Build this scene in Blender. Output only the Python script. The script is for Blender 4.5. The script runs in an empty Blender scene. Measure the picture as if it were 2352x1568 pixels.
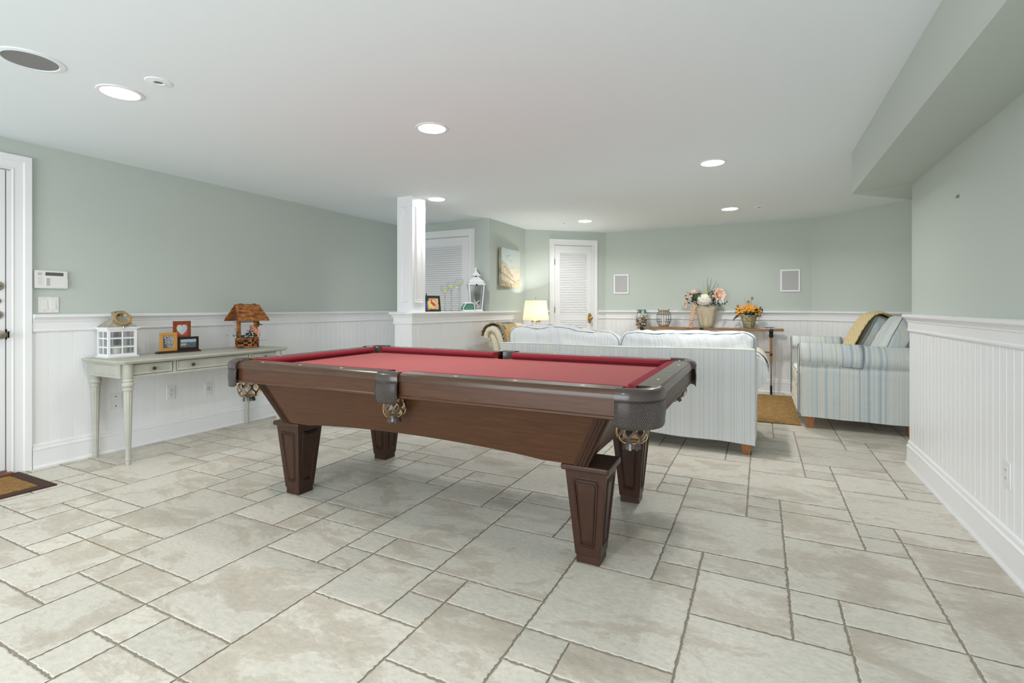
import bpy, math, random
from math import sin, cos, pi, radians, sqrt
from mathutils import Vector, Matrix, noise
from mathutils.geometry import tessellate_polygon
random.seed(7)
SC = bpy.context.scene
C = SC.collection
# ------------------------------------------------------------------ camera
THETA = math.atan(572/1150)
cam_d = bpy.data.cameras.new('camera'); cam = bpy.data.objects.new('camera', cam_d); C.objects.link(cam)
cam_d.sensor_width = 36; cam_d.lens = 36*1150/2352; cam_d.shift_y = -(784-705.6)/2352
cam_d.clip_start = 0.02
cam.location = (0, 0, 1.15); cam.rotation_euler = (pi/2, 0, THETA)
SC.camera = cam
# ------------------------------------------------------------------ view
SC.view_settings.view_transform = 'Standard'; SC.view_settings.look = 'None'
SC.view_settings.exposure = -0.30; SC.view_settings.gamma = 1
SC.view_settings.use_curve_mapping = False
SC.cycles.max_bounces = 10; SC.cycles.diffuse_bounces = 8; SC.cycles.glossy_bounces = 3
SC.cycles.transmission_bounces = 6; SC.cycles.transparent_max_bounces = 8
SC.cycles.caustics_reflective = False; SC.cycles.caustics_refractive = False
SC.cycles.sample_clamp_indirect = 4
SC.cycles.use_denoising = True
w = bpy.data.worlds.new('World'); SC.world = w; w.use_nodes = True
w.node_tree.nodes['Background'].inputs[0].default_value = (0.75, 0.86, 1.0, 1)
w.node_tree.nodes['Background'].inputs[1].default_value = 1.0
ZC = 2.318
# fill light added outside an invented patio window behind the camera
def area(name, loc, rot, sx, sy, power, col, spread=180, disk=False):
    l = bpy.data.lights.new(name, 'AREA'); l.energy = power; l.color = col
    l.shape = 'DISK' if disk else 'RECTANGLE'; l.size = sx
    if not disk: l.size_y = sy
    l.spread = radians(spread)
    o = bpy.data.objects.new(name, l); o.location = loc; o.rotation_euler = rot; C.objects.link(o); return o
area('added_rear_fill', (-1.75, -2.75, 1.25), (pi/2, 0, 0), 4.2, 2.0, 270, (0.93, 0.965, 1.0))
CANS = [(-3.12, 1.49), (-1.92, 2.69), (-0.35, 4.34), (-3.13, 4.47), (-0.33, 6.46), (-2.13, 6.50), (-0.75, 0.35), (-3.1, -0.9)]
CAN_W = 13
CAN_K = [.72, .9, 1.3, .75, 1.3, 1.15, .85, .3]
for i, (x, y) in enumerate(CANS):
    area('can_light_source', (x, y, ZC-0.024), (0, 0, 0), .12, .15, CAN_W*CAN_K[i], (1.0, .92, .80) if i in (0, 7) else (1.0, .98, .95), 150, True)

# ------------------------------------------------------------------ materials
MATS = {}
def nt(name):
    m = bpy.data.materials.new(name); m.use_nodes = True
    return m, m.node_tree.nodes, m.node_tree.links, m.node_tree.nodes['Principled BSDF']
def mat(name, col, rough=.5, metal=0, bump=0, bscale=60, var=0, vscale=8, coat=0, spec=.5, emit=0, ecol=None, trans=0, ior=1.45, stretch=None, alpha=1):
    if name in MATS: return MATS[name]
    m, N, L, P = nt(name)
    P.inputs['Base Color'].default_value = (*col, 1); P.inputs['Roughness'].default_value = rough
    P.inputs['Metallic'].default_value = metal; P.inputs['Coat Weight'].default_value = coat
    P.inputs['Coat Roughness'].default_value = .15
    P.inputs['Specular IOR Level'].default_value = spec
    P.inputs['Transmission Weight'].default_value = trans; P.inputs['IOR'].default_value = ior
    if emit:
        P.inputs['Emission Color'].default_value = (*(ecol or col), 1); P.inputs['Emission Strength'].default_value = emit
    tc = N.new('ShaderNodeTexCoord'); mp = N.new('ShaderNodeMapping'); L.new(tc.outputs['Object'], mp.inputs[0])
    if stretch: mp.inputs['Scale'].default_value = stretch
    if var:
        n = N.new('ShaderNodeTexNoise'); n.inputs['Scale'].default_value = vscale; n.inputs['Detail'].default_value = 5
        L.new(mp.outputs[0], n.inputs['Vector'])
        r = N.new('ShaderNodeValToRGB'); r.color_ramp.elements[0].position = .3; r.color_ramp.elements[1].position = .7
        r.color_ramp.elements[0].color = (*[c*(1-var) for c in col], 1); r.color_ramp.elements[1].color = (*[min(1, c*(1+var)) for c in col], 1)
        L.new(n.outputs['Fac'], r.inputs[0]); L.new(r.outputs[0], P.inputs['Base Color'])
    if bump:
        n2 = N.new('ShaderNodeTexNoise'); n2.inputs['Scale'].default_value = bscale; n2.inputs['Detail'].default_value = 3
        L.new(mp.outputs[0], n2.inputs['Vector'])
        b = N.new('ShaderNodeBump'); b.inputs['Strength'].default_value = bump; b.inputs['Distance'].default_value = .01
        L.new(n2.outputs['Fac'], b.inputs['Height']); L.new(b.outputs[0], P.inputs['Normal'])
    MATS[name] = m; return m
def vcol_mat(name, rough=.6, bump=0):
    if name in MATS: return MATS[name]
    m, N, L, P = nt(name); P.inputs['Roughness'].default_value = rough
    a = N.new('ShaderNodeAttribute'); a.attribute_name = 'paint'; L.new(a.outputs['Color'], P.inputs['Base Color'])
    MATS[name] = m; return m
def stripe_mat(name, cols, scale, rough=.9):
    m, N, L, P = nt(name); P.inputs['Roughness'].default_value = rough; P.inputs['Specular IOR Level'].default_value = .2
    uv = N.new('ShaderNodeUVMap'); sx = N.new('ShaderNodeSeparateXYZ'); L.new(uv.outputs[0], sx.inputs[0])
    n = N.new('ShaderNodeTexNoise'); n.noise_dimensions = '1D'; n.inputs['Scale'].default_value = scale; n.inputs['Detail'].default_value = 2.5
    n.inputs['Roughness'].default_value = .65
    L.new(sx.outputs[0], n.inputs['W'])
    r = N.new('ShaderNodeValToRGB'); r.color_ramp.elements.remove(r.color_ramp.elements[1])
    e = r.color_ramp.elements[0]; e.position = cols[0][0]; e.color = (*cols[0][1], 1)
    for p, c in cols[1:]:
        e = r.color_ramp.elements.new(p); e.color = (*c, 1)
    L.new(n.outputs['Fac'], r.inputs[0]); L.new(r.outputs[0], P.inputs['Base Color'])
    tc = N.new('ShaderNodeTexCoord'); n2 = N.new('ShaderNodeTexNoise'); n2.inputs['Scale'].default_value = 9; n2.inputs['Detail'].default_value = 4
    L.new(tc.outputs['Object'], n2.inputs['Vector'])
    b = N.new('ShaderNodeBump'); b.inputs['Strength'].default_value = .5; b.inputs['Distance'].default_value = .02
    L.new(n2.outputs['Fac'], b.inputs['Height']); L.new(b.outputs[0], P.inputs['Normal'])
    MATS[name] = m; return m
def wood_mat(name, c1, c2, rough=.35, scale=(1, 14, 14), coat=.12):
    m, N, L, P = nt(name); P.inputs['Roughness'].default_value = rough; P.inputs['Coat Weight'].default_value = coat
    P.inputs['Coat Roughness'].default_value = .25; P.inputs['Specular IOR Level'].default_value = .36
    tc = N.new('ShaderNodeTexCoord'); mp = N.new('ShaderNodeMapping'); mp.inputs['Scale'].default_value = scale
    L.new(tc.outputs['Object'], mp.inputs[0])
    n = N.new('ShaderNodeTexNoise'); n.inputs['Scale'].default_value = 3; n.inputs['Detail'].default_value = 8; n.inputs['Roughness'].default_value = .65
    n.inputs['Distortion'].default_value = .6; L.new(mp.outputs[0], n.inputs['Vector'])
    r = N.new('ShaderNodeValToRGB'); r.color_ramp.elements[0].position = .3; r.color_ramp.elements[1].position = .72
    r.color_ramp.elements[0].color = (*c1, 1); r.color_ramp.elements[1].color = (*c2, 1)
    L.new(n.outputs['Fac'], r.inputs[0]); L.new(r.outputs[0], P.inputs['Base Color'])
    MATS[name] = m; return m

M_WHITE = mat('white_trim', (.84, .845, .86), .32, bump=.02, bscale=30)
M_GREEN = mat('sage_wall', (.525, .575, .535), .75, bump=.04, bscale=160)
M_CEIL = mat('ceiling_paint', (.82, .885, .92), .9, bump=.02, bscale=120)
M_GROUT = mat('grout', (.34, .30, .24), .9, bump=.3, bscale=150)
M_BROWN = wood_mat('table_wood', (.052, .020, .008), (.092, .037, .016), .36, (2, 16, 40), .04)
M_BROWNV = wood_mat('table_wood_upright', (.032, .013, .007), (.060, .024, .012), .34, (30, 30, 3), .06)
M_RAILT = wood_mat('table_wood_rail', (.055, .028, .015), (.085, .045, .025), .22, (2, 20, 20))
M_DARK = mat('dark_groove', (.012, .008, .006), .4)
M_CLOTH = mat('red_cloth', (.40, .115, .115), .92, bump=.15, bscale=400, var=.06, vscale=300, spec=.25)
M_CLOTH_SHADED = mat('red_cloth_shaded', (.27, .032, .047), .9, bump=.15, bscale=400, spec=.25)  # bed cloth again, darkened to paint in the shade on the cushion nose
M_IVORY = mat('ivory', (.85, .82, .74), .3)
M_TAN = mat('tan_leather', (.60, .40, .20), .7)
M_BRASS = mat('brass', (.62, .45, .17), .28, 1)
M_ABRASS = mat('aged_brass', (.50, .46, .36), .3, 1)
M_NICK = mat('nickel', (.6, .58, .5), .25, 1)
M_BLACK = mat('black', (.015, .015, .015), .5)
M_BLKM = mat('black_metal', (.03, .03, .03), .4, .8)
M_OAK = mat('oak_leg', (.36, .145, .055), .45, var=.25, vscale=14, stretch=(6, 6, 1))
M_CONS = mat('sage_cream_paint', (.46, .46, .40), .45, var=.07, vscale=10)
M_CONSD = mat('dark_gap', (.14, .13, .10), .6)
M_WPL = mat('white_plastic', (.78, .78, .77), .35)
M_GPL = mat('grey_plastic', (.16, .16, .17), .4)
M_GRILLE = mat('speaker_grille', (.30, .30, .30), .9, bump=.6, bscale=900)
M_GRILLW = mat('wall_speaker_grille', (.56, .55, .57), .9, bump=.5, bscale=900)
def thin_glass(name, k=.10, col=(1, 1, 1)):
    m, N, L, P = nt(name); N.remove(P); out = N['Material Output']
    tr = N.new('ShaderNodeBsdfTransparent'); tr.inputs[0].default_value = (*col, 1); gl = N.new('ShaderNodeBsdfGlossy'); gl.inputs['Roughness'].default_value = .03
    lw = N.new('ShaderNodeLayerWeight'); lw.inputs[0].default_value = k*3
    mr = N.new('ShaderNodeMapRange'); mr.inputs[3].default_value = k*.5; mr.inputs[4].default_value = min(1, k*6); L.new(lw.outputs['Facing'], mr.inputs[0])
    mx = N.new('ShaderNodeMixShader'); L.new(mr.outputs[0], mx.inputs[0]); L.new(tr.outputs[0], mx.inputs[1]); L.new(gl.outputs[0], mx.inputs[2]); L.new(mx.outputs[0], out.inputs[0])
    return m
M_GLASS = thin_glass('clear_glass', .08, (.97, .98, .98)); M_GLASSB = thin_glass('stem_glass', .14, (.90, .92, .93))
M_CREAM = mat('cream_upholstery', (.62, .56, .43), .85, bump=.3, bscale=12, var=.08, vscale=6)
M_CAPW = mat('cream_slipcover', (.74, .72, .64), .9, bump=.4, bscale=10)
M_PIPE = mat('grey_blue_piping', (.20, .25, .30), .9)
M_STRIPE = stripe_mat('striped_fabric', [(.36, (.52, .565, .62)), (.43, (.60, .64, .68)), (.49, (.69, .705, .69)), (.56, (.73, .725, .69)), (.63, (.62, .655, .69))], 120)
M_STRIPEB = stripe_mat('wide_striped_fabric', [(.36, (.42, .50, .55)), (.43, (.52, .59, .63)), (.50, (.64, .66, .63)), (.57, (.66, .66, .60)), (.64, (.55, .61, .64))], 27)
M_PICK = vcol_mat('painted_surface', .55)
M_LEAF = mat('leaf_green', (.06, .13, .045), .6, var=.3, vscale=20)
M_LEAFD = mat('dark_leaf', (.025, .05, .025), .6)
M_TWIG = mat('twig', (.10, .09, .07), .8)
def leather():
    m, N, L, P = nt('embossed_leather'); P.inputs['Roughness'].default_value = .34
    P.inputs['Base Color'].default_value = (.055, .042, .036, 1); P.inputs['Coat Weight'].default_value = .35; P.inputs['Coat Roughness'].default_value = .3
    uv = N.new('ShaderNodeUVMap'); s = N.new('ShaderNodeSeparateXYZ'); L.new(uv.outputs[0], s.inputs[0])
    def mth(op, a, b=None):
        n = N.new('ShaderNodeMath'); n.operation = op
        for i, v in enumerate((a, b)):
            if v is None: continue
            if isinstance(v, (int, float)): n.inputs[i].default_value = v
            else: L.new(v, n.inputs[i])
        return n.outputs[0]
    k = 2*pi/.0085
    a = mth('SINE', mth('MULTIPLY', mth('ADD', s.outputs[0], mth('MULTIPLY', s.outputs[1], .62)), k))
    b = mth('SINE', mth('MULTIPLY', mth('SUBTRACT', s.outputs[0], mth('MULTIPLY', s.outputs[1], .62)), k))
    h = mth('MINIMUM', a, b)
    bp = N.new('ShaderNodeBump'); bp.inputs['Strength'].default_value = .8; bp.inputs['Distance'].default_value = .0035
    L.new(h, bp.inputs['Height']); L.new(bp.outputs[0], P.inputs['Normal'])
    return m
M_LEATHER = leather()
M_LEATH = mat('smooth_leather', (.055, .042, .036), .3, coat=.3, bump=.05, bscale=90)
def floor_mat():
    m, N, L, P = nt('limestone_tile'); P.inputs['Roughness'].default_value = .42; P.inputs['Specular IOR Level'].default_value = .4
    a = N.new('ShaderNodeAttribute'); a.attribute_name = 'paint'
    tc = N.new('ShaderNodeTexCoord')
    mul = N.new('ShaderNodeVectorMath'); mul.operation = 'MULTIPLY_ADD'; L.new(a.outputs['Color'], mul.inputs[0])
    mul.inputs[1].default_value = (37, 53, 29); L.new(tc.outputs['Object'], mul.inputs[2])
    mp = N.new('ShaderNodeMapping'); mp.inputs['Scale'].default_value = (1.0, 1.7, 1); L.new(mul.outputs[0], mp.inputs[0])
    n1 = N.new('ShaderNodeTexNoise'); n1.inputs['Scale'].default_value = 2.6; n1.inputs['Detail'].default_value = 10; n1.inputs['Roughness'].default_value = .68; n1.inputs['Distortion'].default_value = .5
    L.new(mp.outputs[0], n1.inputs['Vector'])
    r = N.new('ShaderNodeValToRGB'); e = r.color_ramp.elements
    e[0].position = .30; e[0].color = (.48, .43, .355, 1); e[1].position = .72; e[1].color = (.70, .675, .61, 1)
    x = e.new(.455); x.color = (.56, .515, .44, 1); x = e.new(.49); x.color = (.645, .615, .54, 1); x = e.new(.60); x.color = (.62, .595, .525, 1)
    L.new(n1.outputs['Fac'], r.inputs[0])
    n3 = N.new('ShaderNodeTexNoise'); n3.inputs['Scale'].default_value = 34; n3.inputs['Detail'].default_value = 6; n3.inputs['Roughness'].default_value = .8
    L.new(mp.outputs[0], n3.inputs['Vector'])
    mr = N.new('ShaderNodeMapRange'); mr.inputs[1].default_value = .3; mr.inputs[2].default_value = .7; mr.inputs[3].default_value = .80; mr.inputs[4].default_value = 1.10
    L.new(n3.outputs['Fac'], mr.inputs[0])
    mx = N.new('ShaderNodeMix'); mx.data_type = 'RGBA'; mx.blend_type = 'MULTIPLY'; mx.inputs[0].default_value = 1
    L.new(r.outputs[0], mx.inputs[6]); L.new(mr.outputs[0], mx.inputs[7])
    n4 = N.new('ShaderNodeTexNoise'); n4.inputs['Scale'].default_value = 95; n4.inputs['Detail'].default_value = 2; L.new(mp.outputs[0], n4.inputs['Vector'])
    m4 = N.new('ShaderNodeMapRange'); m4.inputs[1].default_value = .71; m4.inputs[2].default_value = .76; m4.inputs[3].default_value = 1; m4.inputs[4].default_value = .55; L.new(n4.outputs['Fac'], m4.inputs[0])
    mx4 = N.new('ShaderNodeMix'); mx4.data_type = 'RGBA'; mx4.blend_type = 'MULTIPLY'; mx4.inputs[0].default_value = 1; L.new(mx.outputs[2], mx4.inputs[6]); L.new(m4.outputs[0], mx4.inputs[7])
    hs = N.new('ShaderNodeHueSaturation'); L.new(mx4.outputs[2], hs.inputs['Color'])
    sp = N.new('ShaderNodeSeparateColor'); L.new(a.outputs['Color'], sp.inputs[0])
    m2 = N.new('ShaderNodeMapRange'); m2.inputs[3].default_value = .92; m2.inputs[4].default_value = 1.07; L.new(sp.outputs[0], m2.inputs[0]); L.new(m2.outputs[0], hs.inputs['Value'])
    L.new(hs.outputs[0], P.inputs['Base Color'])
    b = N.new('ShaderNodeBump'); b.inputs['Strength'].default_value = .35; b.inputs['Distance'].default_value = .004
    L.new(n1.outputs['Fac'], b.inputs['Height'])
    b2 = N.new('ShaderNodeBump'); b2.inputs['Strength'].default_value = .25; b2.inputs['Distance'].default_value = .002
    L.new(n3.outputs['Fac'], b2.inputs['Height']); L.new(b.outputs[0], b2.inputs['Normal']); L.new(b2.outputs[0], P.inputs['Normal'])
    return m
M_TILE = floor_mat()
def weave_mat(name, c1, c2, sc):
    m, N, L, P = nt(name); P.inputs['Roughness'].default_value = .95; P.inputs['Specular IOR Level'].default_value = .1
    tc = N.new('ShaderNodeTexCoord'); mp = N.new('ShaderNodeMapping'); mp.inputs['Scale'].default_value = (1, 1.6, 1); L.new(tc.outputs['Object'], mp.inputs[0])
    v = N.new('ShaderNodeTexVoronoi'); v.inputs['Scale'].default_value = sc; v.inputs['Randomness'].default_value = .45; L.new(mp.outputs[0], v.inputs['Vector'])
    n = N.new('ShaderNodeTexNoise'); n.inputs['Scale'].default_value = sc/4; L.new(mp.outputs[0], n.inputs['Vector'])
    ad = N.new('ShaderNodeMath'); ad.operation = 'MULTIPLY_ADD'; L.new(n.outputs['Fac'], ad.inputs[0]); ad.inputs[1].default_value = .8; L.new(v.outputs['Distance'], ad.inputs[2])
    r = N.new('ShaderNodeValToRGB'); r.color_ramp.elements[0].position = .45; r.color_ramp.elements[1].position = 1.0
    r.color_ramp.elements[0].color = (*c2, 1); r.color_ramp.elements[1].color = (*c1, 1)
    L.new(ad.outputs[0], r.inputs[0]); L.new(r.outputs[0], P.inputs['Base Color'])
    b = N.new('ShaderNodeBump'); b.inputs['Strength'].default_value = 1; b.inputs['Distance'].default_value = .006; b.invert = True
    L.new(v.outputs['Distance'], b.inputs['Height']); L.new(b.outputs[0], P.inputs['Normal'])
    return m
M_JUTE = weave_mat('jute_weave', (.26, .155, .055), (.64, .43, .19), 70)
M_COIR = weave_mat('coir_weave', (.26, .14, .05), (.50, .30, .12), 110)

# ------------------------------------------------------------------ mesh builder
class B:
    def __init__(s): s.v = []; s.f = []; s.mi = []; s.uv = None; s.col = None
    def add(s, vs, fs, mi=0, uvs=None):
        o = len(s.v); s.v += [tuple(p) for p in vs]
        s.f += [tuple(i+o for i in f) for f in fs]; s.mi += [mi]*len(fs)
        if uvs is not None:
            if s.uv is None: s.uv = {}
            for i, u in enumerate(uvs): s.uv[o+i] = u
        return s
    def box(s, x0, x1, y0, y1, z0, z1, mi=0):
        return s.add([(x0, y0, z0), (x1, y0, z0), (x1, y1, z0), (x0, y1, z0), (x0, y0, z1), (x1, y0, z1), (x1, y1, z1), (x0, y1, z1)],
                     [(3, 2, 1, 0), (4, 5, 6, 7), (0, 1, 5, 4), (1, 2, 6, 5), (2, 3, 7, 6), (3, 0, 4, 7)], mi)
    def hexa(s, bot, top, mi=0):
        n = len(bot); vs = list(bot)+list(top)
        fs = [tuple(reversed(range(n))), tuple(range(n, 2*n))]+[(i, (i+1) % n, n+(i+1) % n, n+i) for i in range(n)]
        return s.add(vs, fs, mi)
    def poly(s, pts, mi=0):
        tris = tessellate_polygon([[Vector(p) for p in pts]])
        return s.add(pts, [tuple(t) for t in tris], mi)
    def prism(s, pts, vec, mi=0):          # extrude a (possibly concave) polygon along vec
        n = len(pts); v = Vector(vec); top = [tuple(Vector(p)+v) for p in pts]
        tris = tessellate_polygon([[Vector(p) for p in pts]])
        fs = [tuple(reversed(t)) for t in tris]+[tuple(i+n for i in t) for t in tris]
        fs += [(i, (i+1) % n, n+(i+1) % n, n+i) for i in range(n)]
        return s.add(list(pts)+top, fs, mi)
    def lathe(s, prof, c=(0, 0, 0), seg=24, mi=0, fn=None, cap=True, a0=0):
        vs = []; n = len(prof)
        for r, z in prof:
            for k in range(seg):
                a = a0+2*pi*k/seg; rr = r*(fn(a, z) if fn else 1)
                vs.append((c[0]+rr*cos(a), c[1]+rr*sin(a), c[2]+z))
        fs = [(i*seg+k, i*seg+(k+1) % seg, (i+1)*seg+(k+1) % seg, (i+1)*seg+k) for i in range(n-1) for k in range(seg)]
        if cap: fs += [tuple(reversed(range(seg))), tuple(range((n-1)*seg, n*seg))]
        return s.add(vs, fs, mi)
    def tube(s, pts, r, seg=6, mi=0, closed=False, taper=None):
        pts = [Vector(p) for p in pts]; n = len(pts); vs = []
        ref = None
        for i, p in enumerate(pts):
            if closed: t = pts[(i+1) % n]-pts[i-1]
            else: t = pts[min(i+1, n-1)]-pts[max(i-1, 0)]
            t.normalize()
            if ref is None:
                ref = Vector((0, 0, 1)) if abs(t.z) < .9 else Vector((1, 0, 0))
            a = (ref-t*ref.dot(t)).normalized(); ref = a; b = t.cross(a)
            rr = r*(taper(i/(n-1)) if taper else 1)
            vs += [p+a*rr*cos(2*pi*k/seg)+b*rr*sin(2*pi*k/seg) for k in range(seg)]
        m = n if closed else n-1
        fs = [(i*seg+k, i*seg+(k+1) % seg, ((i+1) % n)*seg+(k+1) % seg, ((i+1) % n)*seg+k) for i in range(m) for k in range(seg)]
        if not closed: fs += [tuple(reversed(range(seg))), tuple(range((n-1)*seg, n*seg))]
        return s.add(vs, fs, mi)
    def grid(s, fn, nu, nv, mi=0, uvf=None, flip=False):
        vs = [fn(i/nu, j/nv) for j in range(nv+1) for i in range(nu+1)]
        fs = [(j*(nu+1)+i, j*(nu+1)+i+1, (j+1)*(nu+1)+i+1, (j+1)*(nu+1)+i) for j in range(nv) for i in range(nu)]
        if flip: fs = [tuple(reversed(f)) for f in fs]
        return s.add(vs, fs, mi, [uvf(i/nu, j/nv) for j in range(nv+1) for i in range(nu+1)] if uvf else None)
    def ball(s, c, r, seg=12, mi=0, sz=None, m=None):
        rx, ry, rz = sz or (r, r, r); vs = []; R = seg//2
        for j in range(R+1):
            ph = pi*j/R
            for k in range(seg):
                a = 2*pi*k/seg; p = Vector((rx*sin(ph)*cos(a), ry*sin(ph)*sin(a), rz*cos(ph)))
                if m: p = m @ p
                vs.append(p+Vector(c))
        fs = [(j*seg+k, (j+1)*seg+k, (j+1)*seg+(k+1) % seg, j*seg+(k+1) % seg) for j in range(R) for k in range(seg)]
        return s.add(vs, fs, mi)
    def xf(s, m):
        s.v = [tuple(m @ Vector(p)) for p in s.v]; return s

def link(name, b, mats, parent=None, smooth=True, bevel=0, uvf=None, seg=2, angle=35, solid=0, sub=0):
    me = bpy.data.meshes.new(name); me.from_pydata(b.v, [], b.f)
    if not isinstance(mats, (list, tuple)): mats = [mats]
    for m in mats: me.materials.append(m)
    me.polygons.foreach_set('material_index', b.mi)
    me.validate(clean_customdata=False)
    if b.uv is not None or uvf or 'striped' in mats[0].name:
        u = me.uv_layers.new(name='UVMap')
        for lp in me.loops:
            vi = lp.vertex_index
            if b.uv is not None and vi in b.uv: q = b.uv[vi]
            elif uvf: q = uvf(me.vertices[vi].co)
            else: c = me.vertices[vi].co; q = (c.x+c.y, c.z)
            u.data[lp.index].uv = q
    if b.col is not None:
        a = me.color_attributes.new('paint', 'FLOAT_COLOR', 'POINT')
        for i, c in enumerate(b.col): a.data[i].color = (*c, 1)
    if smooth:
        me.polygons.foreach_set('use_smooth', [True]*len(me.polygons)); me.set_sharp_from_angle(angle=radians(angle))
    me.update()
    o = bpy.data.objects.new(name, me); C.objects.link(o)
    if parent: o.parent = parent
    if solid:
        d = o.modifiers.new('solid', 'SOLIDIFY'); d.thickness = solid; d.offset = -1
    if bevel:
        d = o.modifiers.new('bevel', 'BEVEL'); d.width = bevel; d.segments = seg; d.limit_method = 'ANGLE'; d.angle_limit = radians(40)
    if sub:
        d = o.modifiers.new('sub', 'SUBSURF'); d.levels = sub; d.render_levels = sub
    return o
def fixn(o):
    import bmesh
    bm = bmesh.new(); bm.from_mesh(o.data); bmesh.ops.recalc_face_normals(bm, faces=bm.faces); bm.to_mesh(o.data); bm.free(); return o
def tag(o, label, cat, group=None, kind=None):
    if label: o['label'] = label
    if cat: o['category'] = cat
    if group: o['group'] = group
    if kind: o['kind'] = kind
    return o
def thing(name, label, cat, loc=(0, 0, 0), rz=0, group=None):
    o = bpy.data.objects.new(name, None); C.objects.link(o); o.empty_display_size = .1
    o.location = loc; o.rotation_euler = (0, 0, rz); return tag(o, label, cat, group)
def struct(name, b, m, parent=None, **k):
    o = link(name, b, m, parent, **k)
    if not parent: o['kind'] = 'structure'
    return o
def sroot(name, loc, rz=0):
    o = bpy.data.objects.new(name, None); C.objects.link(o); o.location = loc; o.rotation_euler = (0, 0, rz); o['kind'] = 'structure'; return o
def dup(root, loc, rz=None, label=None, name=None):
    def cp(o, par):
        c = o.copy(); C.objects.link(c)
        if par: c.parent = par
        for ch in kids.get(o.name, []): cp(ch, c)
        return c
    kids = {}
    for o in bpy.data.objects:
        if o.parent: kids.setdefault(o.parent.name, []).append(o)
    r = cp(root, None); r.location = loc
    if rz is not None: r.rotation_euler = (0, 0, rz)
    if label: r['label'] = label
    return r

# ================================================================== SETTING
XL = -4.65
P_HW0 = (-3.47, 4.22); P_HW1 = (-3.27, 4.22); P_PC = (-3.19, 5.75); P_C1 = (-3.16, 6.80); P_C2 = (-2.18, 7.67); P_C3 = (.60, 7.67); P_C4 = (2.36, 5.82); P_RC = (.99, 4.59)
YB = -2.2
def wall(name, p, q, t=.12, z1=2.42, z0=-.02, ext=(0, 0)):
    p = Vector(p); q = Vector(q); d = (q-p).normalized(); n = Vector((-d.y, d.x))   # outward
    p = p-d*ext[0]; q = q+d*ext[1]
    b = B(); a = [p, q, q+n*t, p+n*t]
    b.hexa([(v.x, v.y, z0) for v in a], [(v.x, v.y, z1) for v in a])
    return struct(name, b, M_GREEN, smooth=False)
wall('wall_left', (XL, YB), (XL, 5.75), ext=(.1, .1))
wall('wall_hall', (XL, 5.75), P_PC, ext=(0, -.02))
wall('wall_partition', P_PC, P_C1, t=.14)
wall('wall_corner_left', P_C1, P_C2)
wall('wall_far', P_C2, P_C3, ext=(.04, .04))
wall('wall_corner_right', P_C3, P_C4)
wall('wall_return', P_C4, P_RC)
wall('wall_right', P_RC, (.99, YB), ext=(0, .1))
# rear wall, opened wide for the added, unseen patio window
b = B(); b.box(XL-.1, -3.95, YB-.12, YB, -.02, 2.42); b.box(.45, 1.1, YB-.12, YB, -.02, 2.42); b.box(-3.95, .45, YB-.12, YB, 2.15, 2.42); b.box(-3.95, .45, YB-.12, YB, -.02, .12)
struct('wall_rear', b, M_GREEN, smooth=False)
wr = sroot('added_window_1', (-1.75, YB-.06, .12))
b = B()
for x in (-2.2, -.75, .70, 2.15): b.box(x, x+.05, -.04, .04, 0, 2.03)
b.box(-2.2, 2.2, -.04, .04, 0, .06); b.box(-2.2, 2.2, -.04, .04, 1.97, 2.03)
link('added_window_frame', b, M_WHITE, wr, bevel=.004)
b = B(); b.box(-2.2, 2.2, -.004, .004, .05, 1.98); link('pane', b, M_GLASS, wr)
b = B(); b.box(XL-.1, 2.6, YB-.1, 7.9, ZC, ZC+.1); struct('ceiling', b, M_CEIL, smooth=False)
# soffit along the right wall
b = B(); b.add([(.617, YB, 2.01), (.617, 4.55, 2.01), (1.30, 5.233, 2.01), (1.0, 4.59, 2.055), (1.0, YB, 2.055),
               (.617, YB, ZC+.01), (.617, 4.55, ZC+.01), (1.30, 5.233, ZC+.01), (1.0, 4.59, ZC+.01), (1.0, YB, ZC+.01)],
               [(0, 4, 3, 1), (1, 3, 2), (0, 1, 6, 5), (1, 2, 7, 6), (5, 6, 8, 9), (6, 7, 8), (2, 3, 8, 7), (3, 4, 9, 8), (4, 0, 5, 9)])
struct('trim_1', b, M_GREEN, smooth=False)

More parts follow.
